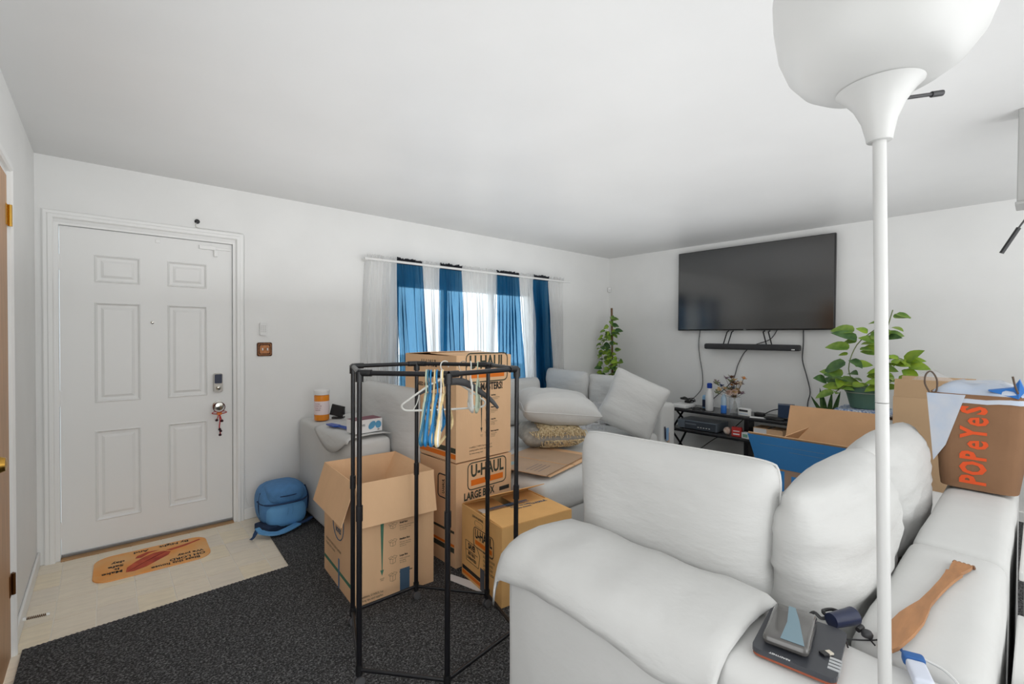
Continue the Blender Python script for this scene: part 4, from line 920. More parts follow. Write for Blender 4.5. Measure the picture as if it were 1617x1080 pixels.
# ================================================================= BLUE CARTON on the sofa
t = carton('blue_carton', 'open brown carton printed solid blue outside, sitting on the pit sofa', .42, .50, .145, (3.09, .845, .492), 0, {'-x': (.26, 35), '+x': (.315, 18), '+y': (.24, -38)}, m=CARDIN, min_=CARDIN)
P = Print(faceF(t, '-x')); P.rect(-.249, .02, .249, .135, BLUE, .0016); P.rect(-.10, .0, .01, .16, mat('label_brown', (178, 150, 128), .7), .0028); P.rect(-.065, .075, -.02, .115, BLUE, .0032); smalltext(P, -.068, .06, ['SHIP TO', 'RETURN'], .012, INKB, .8); P.rect(.05, .06, .09, .066, PAPER, .0024)
P.done(t, 'lettering')
d = Vector((-math.sin(math.radians(35)), 0, math.cos(math.radians(35))))
Fo = frame((-.213, 0, .146), (0, -1, 0), d)
P = Print(Fo @ Matrix.Translation((0, 0, .003))); P.rect(-.245, .004, .245, .25, BLUE); P.rect(-.19, .185, .12, .188, mat('pale_line', (110, 150, 190), .7), .0014); P.rect(-.05, .150, .16, .153, mat('pale_line', (110, 150, 190), .7), .0014); P.done(t, 'lettering')
t = thing('gold_wrap', 'crumpled gold gift wrap inside the blue carton', 'gift wrap', (3.10, .98, .58))
bm = B(); bmesh.ops.create_icosphere(bm, subdivisions=3, radius=.10, matrix=Matrix.Diagonal((1, 1.2, .75, 1)))
for v in bm.verts: v.co += v.co.normalized()*.035*nz(v.co, 22, 3)
obj('wrap', bm, mat('gold_foil', (176, 150, 84), .35, metal=.7), t)
t = thing('tilted_box', 'small pale blue and tan box tilted inside the blue carton', 'box', (3.05, .72, .56), 0, None, Euler((math.radians(28), 0, math.radians(10))))
bm = B(); box(bm, (-.13, -.12, -.02), (.13, .10, .10), .002); obj('box_body', bm, mat('box_pale_blue', (134, 166, 192), .5), t)
bm = B(); box(bm, (-.1305, .035, -.0205), (.1305, .1005, .1005)); obj('tan_sleeve', bm, mat('box_tan', (226, 190, 150), .6), t)

# ================================================================= TABLE WITH PLANTS
t = thing('side_table', 'small side table behind the blue carton carrying the big potted plant', 'side table', (4.72, .90, .010))
WOODD = mat('dark_wood', (84, 62, 48), .5, nscale=8, namt=.3)
bm = B(); box(bm, (-.21, -.21, .745), (.21, .21, .77), .004); obj('tabletop', bm, WOODD, t)
for x in (-.18, .18):
    for y in (-.18, .18):
        bm = B(); box(bm, (x-.018, y-.018, 0), (x+.018, y+.018, .745), .003); obj('leg', bm, WOODD, t)
t = thing('patterned_cloth', 'blue and white patterned cloth bunched under the green plant pot', 'cloth', (4.69, .92, .781))
bm = B(); softbox(bm, (-.20, -.19, 0), (.18, .20, .024), .012, (8, 8, 2), .010, 24, seed=3); obj('cloth_body', bm, mat('blue_white_cloth', (232, 236, 240), .85, nscale=60, rgb2=(76, 112, 168)), t, True, 60)
def leaf_mesh(m, ln, wd, seed=0, fold=.25, heart=True):
    bm = B(); n = 7; L_ = []; R_ = []; Cn = []
    for k in range(n):
        u = k/(n-1); w_ = wd/2*(math.sin(PI*min(1, u*.92+.08))**.75)*(1-.35*u if heart else 1)
        if k == 0: w_ = wd*.12
        if k == n-1: w_ = .0008
        z = -.25*ln*u*u; Cn.append(bm.verts.new((u*ln, 0, z)))
        L_.append(bm.verts.new((u*ln-(ln*.08 if heart and k == 1 else 0), w_, z+fold*w_))); R_.append(bm.verts.new((u*ln-(ln*.08 if heart and k == 1 else 0), -w_, z+fold*w_)))
    for k in range(n-1):
        bm.faces.new((Cn[k], Cn[k+1], L_[k+1], L_[k])); bm.faces.new((R_[k], R_[k+1], Cn[k+1], Cn[k]))
    me = bpy.data.meshes.new('leaf'); bm.to_mesh(me); bm.free(); me.materials.append(m); me.polygons.foreach_set('use_smooth', [True]*len(me.polygons)); return me
LV = [leaf_mesh(LEAFG, .11, .075), leaf_mesh(LEAFY, .10, .07), leaf_mesh(LEAFD, .12, .07), leaf_mesh(LEAFG, .08, .055), leaf_mesh(LEAFY, .07, .05)]
def put_leaf(t, base, tip_dir, k, sc=1.0, roll=0):
    o = bpy.data.objects.new('leaf', LV[k % len(LV)]); C.objects.link(o); o.parent = t
    d = Vector(tip_dir).normalized(); n = Vector((-.7, -.25, .6)); n = (n-d*n.dot(d)).normalized(); m3 = Matrix((d, n.cross(d), n)).transposed().to_4x4()
    o.matrix_local = Matrix.Translation(base) @ (m3 @ Matrix.Rotation(roll*.8, 4, 'X')) @ Matrix.Scale(sc, 4)
# big pothos in the green pot
t = thing('potted_plant', 'climbing pothos in a green plastic pot behind the lamp pole', 'plant', (4.69, .95, .806))
GP = mat('green_pot', (92, 128, 112), .45, nscale=8, namt=.1)
bm = B(); lathe(bm, [(.085, 0), (.098, .005), (.128, .125), (.128, .135), (.140, .138), (.142, .175), (.134, .176), (.128, .150), (.01, .150)], 36); obj('pot', bm, GP, t, True, 50)
bm = B(); lathe(bm, [(.1305, .128), (.135, .128), (.135, .134), (.1305, .134)], 36, cap=False); obj('pot_rim_band', bm, mat('pale_rim', (176, 186, 170), .5), t, True)
bm = B(); lathe(bm, [(.127, .151), (.127, .158), (.01, .162)], 24); obj('soil', bm, SOIL, t, True)
bm = B(); tube(bm, [(0, -.05, .15), (0, -.10, .45), (0, -.12, .70)], .016, 8); obj('moss_pole', bm, STEM, t, True)
random.seed(23)
vines = [[(-.03, .05, .16), (-.06, .10, .32), (-.04, .05, .52), (-.02, -.08, .66)], [(0, -.03, .16), (-.02, -.08, .4), (0, -.13, .62), (0, -.17, .80)], [(-.05, -.05, .16), (-.1, -.16, .33), (-.08, -.23, .42), (-.08, -.28, .36)], [(-.06, .06, .16), (-.10, .16, .24), (-.12, .24, .21)], [(-.08, 0, .16), (-.14, .08, .20), (-.18, .16, .13)], [(-.04, -.08, .16), (-.10, -.16, .22), (-.12, -.22, .26)]]
for vi, V_ in enumerate(vines):
    pts = catmull(V_, 5); bm = B(); tube(bm, pts, .004, 5); obj('vine', bm, mat('vine_green', (112, 126, 70), .6), t, True)
    for i in range(1, len(pts)):
        if random.random() < .95:
            a = random.uniform(PI*.4, PI*1.6); d = Vector((math.cos(a)*.7, math.sin(a)*1.0, random.uniform(-.3, .35)))
            pet = pts[i]+d*random.uniform(.015, .04)
            put_leaf(t, pet, d, random.randrange(5) if vi not in (2, 5) else (1, 4)[i % 2], random.uniform(.85, 1.35), random.uniform(-.7, .7))
for (px_, d_, k) in [((-.05, .10, .50), (-.3, .9, .1), 0), ((-.04, .07, .64), (-.2, .9, .1), 0), ((-.06, .14, .27), (-.2, 1, .25), 0), ((-.10, .10, .21), (-.3, 1, .2), 2), ((-.05, .13, .38), (-.3, .8, -.5), 2), ((-.05, .05, .57), (-.4, .6, .3), 2), ((-.06, -.26, .40), (-.4, -.5, .5), 1), ((-.08, -.27, .34), (-.5, -.4, -.5), 1), ((-.06, -.20, .24), (-.5, .1, .3), 1)]:
    put_leaf(t, px_, d_, k, 1.5)
t = thing('snake_plant', 'small dark green snake plant between the television cable and the green pot', 'plant', (4.83, 1.235, ZC))
bm = B(); lathe(bm, [(.05, 0), (.065, .11), (.06, .112), (.055, .10), (.01, .10)], 22); obj('pot', bm, mat('terracotta', (166, 98, 66), .8), t, True)
for (x, y, h_, lx, ly) in ((-.02, .035, .23, -.01, .03), (0, .0, .20, 0, -.02), (.01, -.03, .21, 0, -.05), (-.01, .05, .15, -.03, .08), (-.03, -.01, .15, -.05, -.02), (-.02, .02, .17, -.04, .01)):
    bm = B(); g = []
    for k in range(6):
        u = k/5; wv = .020*(1-u**2.2)+.0006; c0 = Vector((x+lx*u, y+ly*u, .10+h_*u)); g.append([bm.verts.new(c0+Vector((0, -wv, 0))), bm.verts.new(c0+Vector((.006, 0, 0))), bm.verts.new(c0+Vector((0, wv, 0)))])
    for k in range(5):
        for q in (0, 1): bm.faces.new((g[k][q], g[k][q+1], g[k+1][q+1], g[k+1][q]))
    obj('leaf', bm, LEAFD, t, True)
# corner climber
t = thing('plant_stand', 'low dark plant stand behind the sofa in the room corner', 'plant stand', (4.92, 3.60, .010))
bm = B(); lathe(bm, [(.17, .33), (.17, .35)], 28); obj('stand_top', bm, WOODD, t, True)
for k in range(3):
    a = 2*PI*k/3; bm = B(); tube(bm, [(.12*math.cos(a), .12*math.sin(a), .33), (.16*math.cos(a), .16*math.sin(a), 0)], .012, 8); obj('leg', bm, WOODD, t, True)
t = thing('corner_plant', 'tall ivy climbing a moss pole in the room corner behind the sofa', 'plant', (4.92, 3.62, .361))
bm = B(); lathe(bm, [(.10, 0), (.12, .01), (.15, .26), (.155, .30), (.145, .30), (.138, .27), (.01, .27)], 30); obj('pot', bm, mat('white_pot', (206, 206, 202), .4), t, True)
bm = B(); lathe(bm, [(.137, .271), (.137, .278), (.01, .282)], 24); obj('soil', bm, SOIL, t, True)
bm = B(); tube(bm, [(0, .02, .26), (0, .03, .8), (0, .045, 1.385)], .013, 8); obj('moss_pole', bm, STEM, t, True)
random.seed(31)
IV = [leaf_mesh(LEAFG, .065, .055), leaf_mesh(LEAFY, .06, .05), leaf_mesh(LEAFD, .07, .05), leaf_mesh(LEAFG, .055, .045), leaf_mesh(LEAFY, .05, .042)]
LV_old = LV; LV = IV
for vi, V_ in enumerate([[(-.02, 0, .28), (-.03, .03, .6), (-.02, .05, .9), (-.01, .06, 1.28)], [(0, -.02, .28), (-.02, .0, .7), (.0, .02, 1.1)], [(-.04, .06, .28), (-.06, .13, .62), (-.05, .16, .86), (-.04, .09, 1.1)], [(-.02, -.06, .28), (-.05, -.13, .45), (-.04, -.10, .75)], [(-.05, .05, .28), (-.10, .14, .42), (-.08, .18, .52)], [(-.05, -.05, .28), (-.10, -.16, .42), (-.10, -.22, .52)], [(0, .1, .28), (-.05, .2, .4), (-.05, .2, .56)]]):
    pts = catmull(V_, 6); bm = B(); tube(bm, pts, .003, 4); obj('vine', bm, mat('vine_green', (112, 126, 70), .6), t, True)
    for i in range(1, len(pts)):
        for q in range(3 if i % 3 else 2):
            a = random.uniform(PI*.35, PI*1.65); d = Vector((math.cos(a)*.8, math.sin(a)*.9, random.uniform(-.6, .3)))
            p_ = pts[i]+d*.03
            if p_.y > .15: p_.y = .15
            if d.y > .3: d.y = .3
            put_leaf(t, p_, d, random.randrange(5), random.uniform(1.0, 1.6), random.uniform(-.8, .8))
LV = LV_old
# tall brown carton behind the bag
t = carton('tall_carton', 'tall plain brown carton standing between the green pot and the takeout bag', .40, .40, .985, (4.15, .46, .011), math.radians(4), {'-x': (.12, 8), '+x': (.12, 20)}, m=mat('cardboard_tan', (198, 166, 130), .85, nscale=4, namt=.06))
t = thing('clear_bag', 'clear plastic bag puffed up out of the tall brown carton', 'plastic bag', (4.16, .47, 1.03))
bm = B(); bmesh.ops.create_icosphere(bm, subdivisions=3, radius=.15, matrix=Matrix.Diagonal((.9, .9, .85, 1)))
for v in bm.verts: v.co += v.co.normalized()*.05*nz(v.co, 9, 5)
obj('film', bm, CLEAR, t, True, 30)

# ================================================================= TAKEOUT BAG on the sofa back
t = thing('takeout_bag', 'brown paper takeout bag with large orange lettering standing on the sofa back', 'bag', (2.78, .175, .741), math.radians(-1))
bm = B(); W0, W1_, D0, D1, HB_ = .118, .155, .15, .165, .405; nk = 10; G = []
def ringp(u):
    wd = W0+(W1_-W0)*u; dd = D0+(D1-D0)*u; pts = []
    for (x0, y0), (x1, y1) in zip([(-1, -1), (1, -1), (1, 1), (-1, 1)], [(1, -1), (1, 1), (-1, 1), (-1, -1)]):
        for k in range(nk):
            f = k/nk; x = x0+(x1-x0)*f; y = y0+(y1-y0)*f; r = (abs(x)**6+abs(y)**6)**(1/6); x /= max(r, 1); y /= max(r, 1)
            bul = 1+.06*math.sin(PI*u)*(1-abs(f-.5)*2)
            fl = 0 if x < -.6 else 1; p = Vector((.15+(x*dd)*(bul if fl else 1), y*wd*bul, HB_*u)); p += Vector((fl*.008*nz(p, 9, 1), .008*nz(p, 9, 2), 0)); pts.append(p)
    return pts
for j in range(13): G.append([bm.verts.new(p) for p in ringp(j/12)])
n_ = len(G[0])
for j in range(12):
    for k in range(n_): bm.faces.new((G[j][k], G[j][(k+1) % n_], G[j+1][(k+1) % n_], G[j+1][k]))
bm.faces.new(G[0][::-1])
ob = obj('bag_body', bm, BROWNB, t, True, 50); md = ob.modifiers.new('thick', 'SOLIDIFY'); md.thickness = .002; md.offset = 1
P = Print(frame((-.0105, -.012, .192), (-.015, 0, .405), (0, 1, 0)))
ORG = mat('orange_lettering', (226, 84, 32), .7)
for ch, u in zip('POPeYeS', (-.152, -.100, -.048, .001, .051, .100, .148)):
    P.text(ch, u, .018, .108 if ch != 'e' else .128, ORG, .0044 if ch != 'e' else .0022, .66)
P.done(t, 'orange_lettering')
# the liner bag poking out
bm = B(); G = []
LN = mat('bag_liner', (214, 218, 226), .35, alpha=.88, spec=.6, nscale=8, rgb2=(190, 206, 228))
for j in range(7):
    u = j/6; row = []
    for k, p in enumerate(ringp(1)):
        c0 = Vector((.15, 0, HB_)); q = c0+(p-c0)*((1.02-.55*u**2.2) if j else 1.03)
        q.z = HB_-.035+.075*u**.8+.014*nz(q, 12, 4)+(.012*math.sin(k*.7) if j > 1 else 0)
        row.append(bm.verts.new(q))
    G.append(row)
for j in range(6):
    for k in range(n_): bm.faces.new((G[j][k], G[j][(k+1) % n_], G[j+1][(k+1) % n_], G[j+1][k]))
bm.faces.new(G[-1]); obj('liner', bm, LN, t, True, 40)
bm = B(); g = []   # sheet of liner folded down over the outer face
for i in range(7):
    g.append([])
    for j in range(9):
        v = j/8; y = .160-.024*v-(.085*(1-v)+.04)*i/6; g[i].append(bm.verts.new((-.022+.012*v+.003*nz((y*20, v*3, 0), 1.5), y, .402-.30*v*(1-.25*i/6))))
for i in range(6):
    for j in range(8): bm.faces.new((g[i][j], g[i+1][j], g[i+1][j+1], g[i][j+1]))
obj('liner_fold', bm, LN, t, True, 60)
for y, z1 in ((.150, .10), (-.128, .10)):
    bm = B(); tube(bm, catmull([(-.005, y, .395), (-.01, y+.018, .44), (-.005, y+.016, .48), (.005, y, .495), (.015, y-.018, .46), (.012, y-.018, .41), (.0, y-.004, .395)] if y > 0 else [(0, y, .39), (-.005, y+.018, .44), (-.01, y+.028, .49)], 5), .0035, 6); obj('bag_handle', bm, mat('handle_brown', (92, 76, 64), .7), t, True)
bm = B(); g = [bm.verts.new(p) for p in ((.0, -.03, .425), (-.02, -.118, .40), (.01, -.135, .43), (.03, -.118, .475), (.02, -.10, .44))]; bm.faces.new(g); r_ = bmesh.ops.extrude_face_region(bm, geom=bm.faces[:]); bmesh.ops.translate(bm, vec=(.02, 0, .004), verts=[e for e in r_['geom'] if isinstance(e, bmesh.types.BMVert)]); obj('blue_wrapper', bm, mat('wrapper_blue', (28, 108, 186), .4), t)

# ================================================================= THINGS ON THE NEAR ARMREST
AZ = .7235
t = thing('laptop', 'small closed black laptop with an orange edge on the sofa corner', 'laptop', (1.118, .332, .7245), math.radians(8)); t.scale = (1.05, 1.08, 1)
bm = B(); prism(bm, rrect(.182, .135, .014), .005); obj('lower_case', bm, mat('orange_trim', (150, 74, 44), .5), t)
bm = B(); prism(bm, rrect(.184, .137, .015), .010, Matrix.Translation((0, 0, .0051))); obj('lid', bm, mat('laptop_black', (56, 58, 64), .35), t)
bm = B()
for k in range(4): box(bm, (-.065+k*.011, -.0705, .006), (-.058+k*.011, -.052, .0162))
obj('silver_keys', bm, mat('silver', (196, 198, 200), .3, metal=.5), t)
bm = B(); text_bm(bm, 'READYNET', .007, frame((-.088, .02, .0154), (0, 1, 0), (-1, 0, 0)), .0002); obj('lettering', bm, WHITEP, t)
t = thing('drive_case', 'glossy grey rounded hard drive case with a pale blue band on the black laptop', 'hard drive', (1.122, .352, .7402), math.radians(10)); t.scale = (1.08, 1.12, 1.1)
bm = B(); softbox(bm, (-.072, -.038, 0), (.072, .038, .020), .0095, (4, 4, 2), 0); obj('drive_body', bm, mat('drive_grey', (84, 82, 80), .12, spec=.7, coat=.5), t, True, 60)
bm = B(); prism(bm, [(.066, .012), (.066, -.0), (.02, -.012), (-.066, -.030), (-.066, .008), (0, .006)][::-1], .0006, Matrix.Translation((0, 0, .0199))); obj('pale_blue_band', bm, mat('band_blue', (120, 146, 158), .2), t)
t = thing('usb_stick', 'tiny silver USB stick on the black laptop beside the hard drive case', 'USB stick', (1.100, .281, .7402), math.radians(-30))
bm = B(); box(bm, (-.010, -.007, 0), (.004, .007, .005), .001); obj('stick_case', bm, BLACKP, t)
bm = B(); box(bm, (.0042, -.006, .0008), (.015, .006, .0046), .0005); obj('metal_plug', bm, mat('plug_cream', (220, 212, 196), .3, metal=.3), t)
t = thing('tumbler', 'small navy blue cup lying on its side behind the black laptop', 'cup', (1.27, .292, .7415), 0, None, Euler((math.radians(0), math.radians(90), math.radians(-25))))
bm = B(); lathe(bm, [(.008, -.035), (.016, -.034), (.0185, .02), (.0195, .033), (.0175, .033), (.0165, .02), (.002, .018)], 24); obj('cup_body', bm, NAVY, t, True, 60)
bm = B(); tube(bm, catmull([(.0, .018, .018), (0, .034, .008), (0, .034, -.018), (0, .017, -.026)], 4), .004, 6); obj('cup_handle', bm, BLACKP, t, True)
t = thing('black_strap', 'crumpled black strap between the laptop and the navy cup', 'strap', (1.225, .345, .729))
bm = B(); tube(bm, catmull([(-.01, .03, .004), (.0, .018, .012), (.008, .008, .004), (.018, -.004, .014), (.02, -.018, .006), (.034, -.03, .010)], 5), .006, 6, flat=(1, .5)); obj('webbing', bm, BLACKP, t, True)
t = thing('earphone', 'black clip-on earphone on a short curled cable beside the navy cup', 'earphone', (1.262, .246, .7255))
bm = B(); tube(bm, [(-.006, .014, .010), (.012, .010, .012)], .0055, 10); obj('clip', bm, BLACKP, t, True)
bm = B(); lathe(bm, [(.004, 0), (.0105, .003), (.0115, .009), (.008, .015), (.003, .017)], 16, c=(-.004, -.002, 0)); obj('ear_piece', bm, DKGREY, t, True)
bm = B(); tube(bm, catmull([(-.006, -.004, .004), (-.018, -.014, .002), (-.026, -.020, .002)], 4), .0018, 5); tube(bm, catmull([(.008, -.024, .002), (-.01, -.012, .002), (-.03, .006, .002), (-.052, .028, .002), (-.062, .022, .002), (-.078, .016, .002)], 4), .0018, 5); obj('cable', bm, BLACKP, t, True)
# wooden back scratcher
t = thing('back_scratcher', 'brown wooden back scratcher lying on the sofa back right of the lamp pole', 'back scratcher', (0, 0, .7325))
WS = mat('scratcher_wood', (184, 130, 84), .5, nscale=10, namt=.25, stretch=(1, 5, 5), bump=.1, bscale=12)
p0_ = Vector((1.225, .207, 0)); p1_ = Vector((1.86, .137, 0)); dd = (p1_-p0_).normalized(); nn_ = Vector((-dd.y, dd.x, 0)); bm = B(); top = []; bot = []; Lg = (p1_-p0_).length
prof = [(0, .016), (.02, .022), (.10, .028), (.17, .027), (.22, .021), (.27, .0135), (.35, .012), (.44, .0135), (.50, .017), (.53, .021), (.535, .015), (.56, .019), (.60, .024), (.625, .024)]
rows = []
for s_, w_ in prof:
    w_ *= .82; c0 = p0_+dd*s_; z = .0+.004*math.sin(s_*4.5); 
    if s_ > .58: z += -.001
    rows.append([bm.verts.new(c0+nn_*w_+Vector((0, 0, z))), bm.verts.new(c0-nn_*w_+Vector((0, 0, z))), bm.verts.new(c0-nn_*w_+Vector((0, 0, z+.009))), bm.verts.new(c0+nn_*w_+Vector((0, 0, z+.009)))])
for A, D in zip(rows, rows[1:]):
    for k in range(4): bm.faces.new((A[k], A[(k+1) % 4], D[(k+1) % 4], D[k]))
bm.faces.new(rows[0][::-1]); bm.faces.new(rows[-1]); obj('handle', bm, WS, t, True, 35)
for k in range(5):
    c0 = p0_+dd*.623+nn_*(-.0192+.0096*k); bm = B(); tube(bm, [c0+Vector((0, 0, .005)), c0+dd*.010+Vector((0, 0, .004)), c0+dd*.015+Vector((0, 0, -.003))], .0045, 6); obj('tooth', bm, mat('scratcher_wood_dark', (120, 84, 58), .6), t, True)
bm = B(); lathe(bm, [(.003, 0), (.003, .0006)], 10, c=p0_+dd*.018+Vector((0, 0, .0095))); obj('hanging_hole', bm, INKB, t)
# charger
t = thing('phone_charger', 'white charger with a blue sleeve and white lead, right of the lamp pole', 'charger', (1.205, .155, .7265), math.radians(-160))
bm = B(); softbox(bm, (-.005, -.016, 0), (.060, .016, .020), .006, (3, 3, 2), 0); obj('charger_body', bm, mat('charger_white', (214, 220, 234), .3), t, True, 60)
bm = B(); softbox(bm, (-.03, -.018, 0), (-.0055, .018, .022), .006, (3, 3, 2), .001); obj('blue_sleeve', bm, mat('sleeve_blue', (44, 96, 160), .6), t, True, 60)
bm = B(); tube(bm, catmull([(-.03, .004, .012), (-.04, .02, .006), (-.02, .05, .003), (.03, .06, .003), (.07, .045, .003), (.08, .03, .003)], 5), .0026, 6); obj('lead', bm, WHITEP, t, True)
bm = B(); tube(bm, catmull([(-.03, -.006, .010), (-.06, -.012, .004), (-.09, .0, .003)], 4), .003, 6); obj('blue_lead', bm, mat('sleeve_blue', (44, 96, 160), .6), t, True)

# ================================================================= BEHIND THE SOFA, RIGHT EDGE
t = thing('storage_bin', 'grey ribbed storage bin standing right behind the sofa back', 'bin', (2.45, -.13, .010))
RIB = mat('ribbed_grey', (176, 176, 176), .7, nscale=90, namt=.4, stretch=(1, 1, 8))
bm = B(); box(bm, (-.36, -.16, 0), (.38, .155, .64), .006); obj('bin_body', bm, RIB, t)
bm = B(); box(bm, (-.37, -.17, .641), (.39, .165, .67), .004); obj('bin_lid', bm, WHITEP, t)
t = thing('filing_box', 'white box behind the sofa back under the black power brick', 'box', (1.62, -.14, .010))
bm = B(); box(bm, (-.36, -.15, 0), (.36, .165, .55), .006); obj('box_body', bm, PAPER, t)
bm = B(); box(bm, (-.37, -.16, .551), (.37, .175, .575), .004); obj('box_lid', bm, WHITEP, t)
t = thing('power_brick', 'black power brick with a thin lead at the bottom right edge of the photo', 'adapter', (1.52, -.02, .586))
bm = B(); box(bm, (-.06, -.05, 0), (.06, .03, .045), .006); obj('brick', bm, BLACKP, t, True)
bm = B(); tube(bm, catmull([(-.06, 0, .02), (-.12, .03, .02), (-.16, .01, .004), (-.20, .03, .004)], 5), .003, 6); obj('lead', bm, BLACKP, t, True)

# ================================================================= THINGS ON THE FAR ARMREST
t = thing('pill_bottle_jar', 'oversized orange pill bottle jar with white cap on the far armrest', 'jar', (1.235, 3.60, .737))
OR = mat('amber_plastic', (236, 142, 30), .25, spec=.6)
bm = B(); lathe(bm, [(.050, 0), (.054, .005), (.054, .185), (.048, .192)], 28); obj('jar_body', bm, OR, t, True)
bm = B(); lathe(bm, [(.0555, .193), (.0565, .197), (.0565, .225), (.052, .229), (.005, .230)], 28); obj('cap', bm, WHITEP, t, True)
bm = B(); lathe(bm, [(.0545, .045), (.0548, .046), (.0548, .145), (.0545, .146)], 28, cap=False); lb = obj('label_wrap', bm, mat('label_pink', (232, 216, 216), .6), t, True)
P = Print(frame((-.034, -.0455, .0), Vector((.80, -.60, 0)), (0, 0, 1))); smalltext(P, -.028, .128, ['RX 0042', 'TAKE ONE', 'DAILY AS', 'NEEDED'], .012, mat('ink_red_brown', (140, 90, 90), .7), .8); P.done(t, 'lettering')
t = thing('phone_holder', 'black folding phone holder beside the orange jar', 'phone holder', (1.345, 3.60, .737), math.radians(-35))
bm = B(); box(bm, (-.03, -.02, 0), (.06, .03, .012), .002); obj('stand_foot', bm, BLACKP, t)
bm = B(); box(bm, (-.05, -.012, .0), (.05, .004, .085), .003, M=Matrix.Translation((0, 0, .018)) @ Matrix.Rotation(math.radians(14), 4, 'Y')); obj('holder_plate', bm, BLACKP, t)
for x in (-.066, .056):
    bm = B(); box(bm, (x, -.022, .028), (x+.010, .006, .075), .002); obj('clamp_jaw', bm, BLACKP, t)
bm = B(); tube(bm, [(.02, 0, .012), (.01, 0, .03)], .008, 8); obj('joint', bm, BLACKP, t, True)
t = thing('plastic_comb', 'dark blue plastic scraper lying on the cloth before the white glove carton', 'scraper', (1.205, 3.13, .7545), math.radians(-80))
CB = mat('scraper_blue', (30, 76, 168), .35)
bm = B(); prism(bm, [(-.16, -.022), (-.10, -.030), (-.05, -.030), (-.03, -.012), (.12, -.014), (.125, .012), (-.03, .012), (-.06, .028), (-.16, .020)], .008); obj('blade', bm, CB, t)
bm = B(); tube(bm, [(-.03, 0, .009), (.115, 0, .010)], .006, 8); obj('grip', bm, CB, t, True)
t = thing('glove_carton', 'white carton of disposable gloves with blue glove picture on the far armrest', 'box', (1.262, 2.905, .7555), math.radians(6))
bm = B(); box(bm, (-.085, -.055, 0), (.105, .06, .085), .002); obj('carton_body', bm, PAPER, t)
bm = B(); box(bm, (-.0845, -.0545, .0852), (.1045, .0595, .0865)); obj('maroon_top', bm, mat('maroon', (120, 60, 76), .5), t)
P = Print(frame((.01, -.0555, 0), (1, 0, 0), (0, 0, 1)))
GB = mat('glove_blue', (92, 160, 200), .5); P.poly([(.02+.030*math.cos(a*PI/8)*.8+.010*math.sin(a*PI/8), .045+.026*math.sin(a*PI/8)) for a in range(16)], GB); P.poly([(.065+.022*math.cos(a*PI/8), .045+.024*math.sin(a*PI/8)) for a in range(16)], GB, .0012); P.text('GLOVES', -.055, .05, .018, mat('ink_grey', (120, 120, 126), .7), .0004, .8); P.text('100', .065, .012, .013, INKB, .0003, .8); P.done(t, 'lettering')
t = thing('paper_tags', 'blue and tan card tags tucked into the sofa armrest end beside the console', 'card', (3.99, 2.328, .40))
bm = B(); box(bm, (-.028, -.006, .02), (-.012, -.003, .14), .001, M=Matrix.Rotation(math.radians(-6), 4, 'Y')); obj('dark_strip', bm, NAVY, t)
bm = B(); box(bm, (-.012, -.008, .0), (.030, -.004, .12), .001); obj('blue_card', bm, mat('card_blue', (140, 176, 214), .5), t)
bm = B(); box(bm, (.018, -.0035, -.02), (.052, -.0005, .07), .001); obj('tan_card', bm, mat('card_tan', (206, 176, 150), .6), t)

# ================================================================= BACKPACK
t = thing('backpack', 'blue backpack slumped on the floor against the wall right of the entry door', 'backpack', (.965, 3.66, .010))
BP = mat('backpack_blue', (84, 138, 192), .75, nscale=30, namt=.12, bump=.2, bscale=120); BPD = mat('backpack_dark', (36, 62, 100), .8); BPL = mat('backpack_light', (104, 166, 218), .7)
def blob(c, r, e=2.6, seed=0, amp=.006, seg=28):
    bm = B(); bmesh.ops.create_uvsphere(bm, u_segments=seg, v_segments=seg//2+4, radius=1)
    for v in bm.verts:
        p = v.co.normalized(); s = (abs(p.x)**e+abs(p.y)**e+abs(p.z)**e)**(-1/e); q = Vector((p.x*r[0], p.y*r[1], p.z*r[2]))*s
        v.co = Vector(c)+q*(1+amp*10*nz(q, 9, seed)*.6)
    return bm
bm = blob((0, 0, .155), (.165, .165, .15), 3.0, 2); obj('main_compartment', bm, BP, t, True, 80)
bm = blob((-.0, -.085, .105), (.135, .105, .095), 3.2, 5); obj('front_pocket', bm, BPL, t, True, 80)
bm = blob((.0, -.060, .240), (.128, .128, .070), 3.0, 7); obj('top_pocket', bm, BP, t, True, 80)
bm = B(); tube(bm, [(.118*math.cos(a)*1.38, -.02+.182*math.sin(a)*1.0, .190+.006*math.sin(3*a)) for a in [PI+PI*k/18 for k in range(19)]], .006, 6); obj('zip', bm, BPD, t, True)
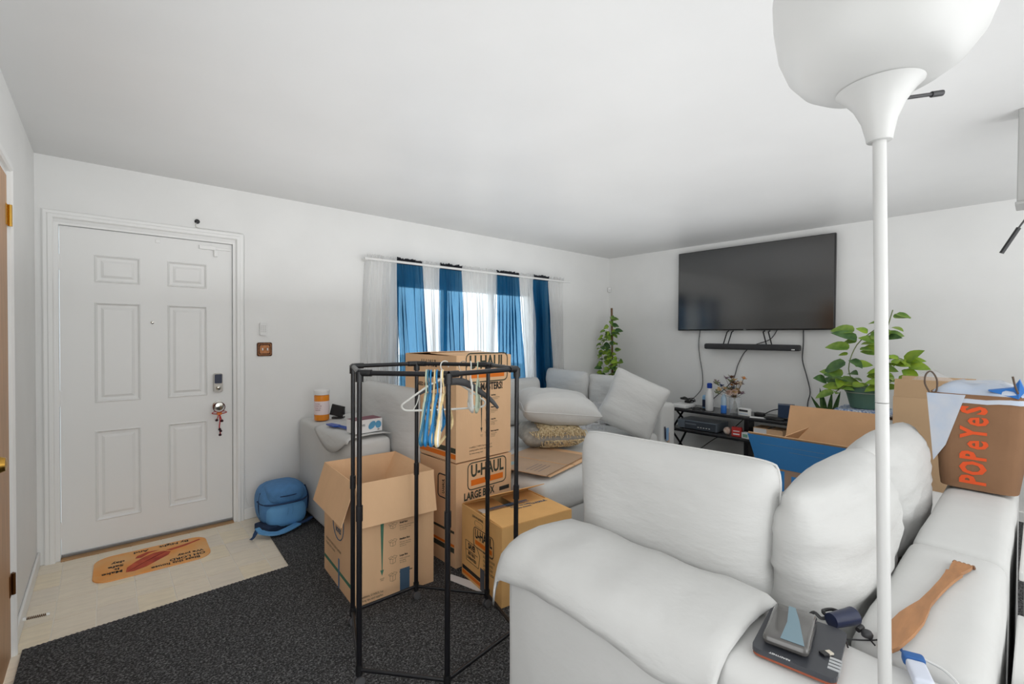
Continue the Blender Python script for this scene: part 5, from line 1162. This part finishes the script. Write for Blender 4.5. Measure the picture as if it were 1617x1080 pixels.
bm = B(); tube(bm, [(.105*math.cos(a)*1.26, -.06+.133*math.sin(a), .243) for a in [PI+PI*k/18 for k in range(19)]], .004, 6); obj('zip', bm, BPD, t, True)
for x in (-.01, .02):
    bm = B(); tube(bm, catmull([(x, -.196, .19), (x+.004, -.204, .15), (x-.002, -.200, .11)], 4), .003, 5); obj('zip_pull', bm, BPL, t, True)
for x in (-.145, .155):
    bm = B(); tube(bm, catmull([(x, -.03, .25), (x*1.12, -.05, .17), (x*1.05, -.06, .08)], 5), .008, 6, flat=(1, .5)); obj('side_strap', bm, BPD, t, True)
bm = B(); box(bm, (-.15, -.12, .0), (-.02, .05, .05), .01, M=Matrix.Translation((-.03, -.04, 0)) @ Matrix.Rotation(.3, 4, 'Z')); obj('back_pad', bm, mat('pad_navy', (26, 48, 78), .85), t)
def ribbon(pts, w_, m, name, th=.006):
    bm = B(); pts = catmull(pts, 6); rows = []
    for i, p in enumerate(pts):
        d = (pts[min(i+1, len(pts)-1)]-pts[max(i-1, 0)]).normalized(); sd = Vector((0, 0, 1)).cross(d)
        sd = sd.normalized() if sd.length > .05 else Vector((1, 0, 0)); up = d.cross(sd).normalized()
        ww = w_[min(len(w_)-1, int(i/len(pts)*len(w_)))]/2
        rows.append([bm.verts.new(p+sd*ww-up*th/2), bm.verts.new(p-sd*ww-up*th/2), bm.verts.new(p-sd*ww+up*th/2), bm.verts.new(p+sd*ww+up*th/2)])
    for A, D in zip(rows, rows[1:]):
        for k in range(4): bm.faces.new((A[k], A[(k+1) % 4], D[(k+1) % 4], D[k]))
    bm.faces.new(rows[0][::-1]); bm.faces.new(rows[-1]); obj(name, bm, m, t, True, 50)
ribbon([(.06, -.19, .03), (-.02, -.235, .025), (-.10, -.25, .022), (-.17, -.20, .03), (-.19, -.14, .045)], [.055, .055, .05, .045, .03], BPL, 'shoulder_strap', .010)
ribbon([(-.19, -.15, .045), (-.205, -.17, .03), (-.225, -.20, .014), (-.245, -.215, .008)], [.025, .02], BPD, 'strap_webbing', .003)
ribbon([(.06, -.19, .03), (.12, -.185, .035), (.165, -.15, .04)], [.03, .03], BPD, 'shoulder_strap', .008)
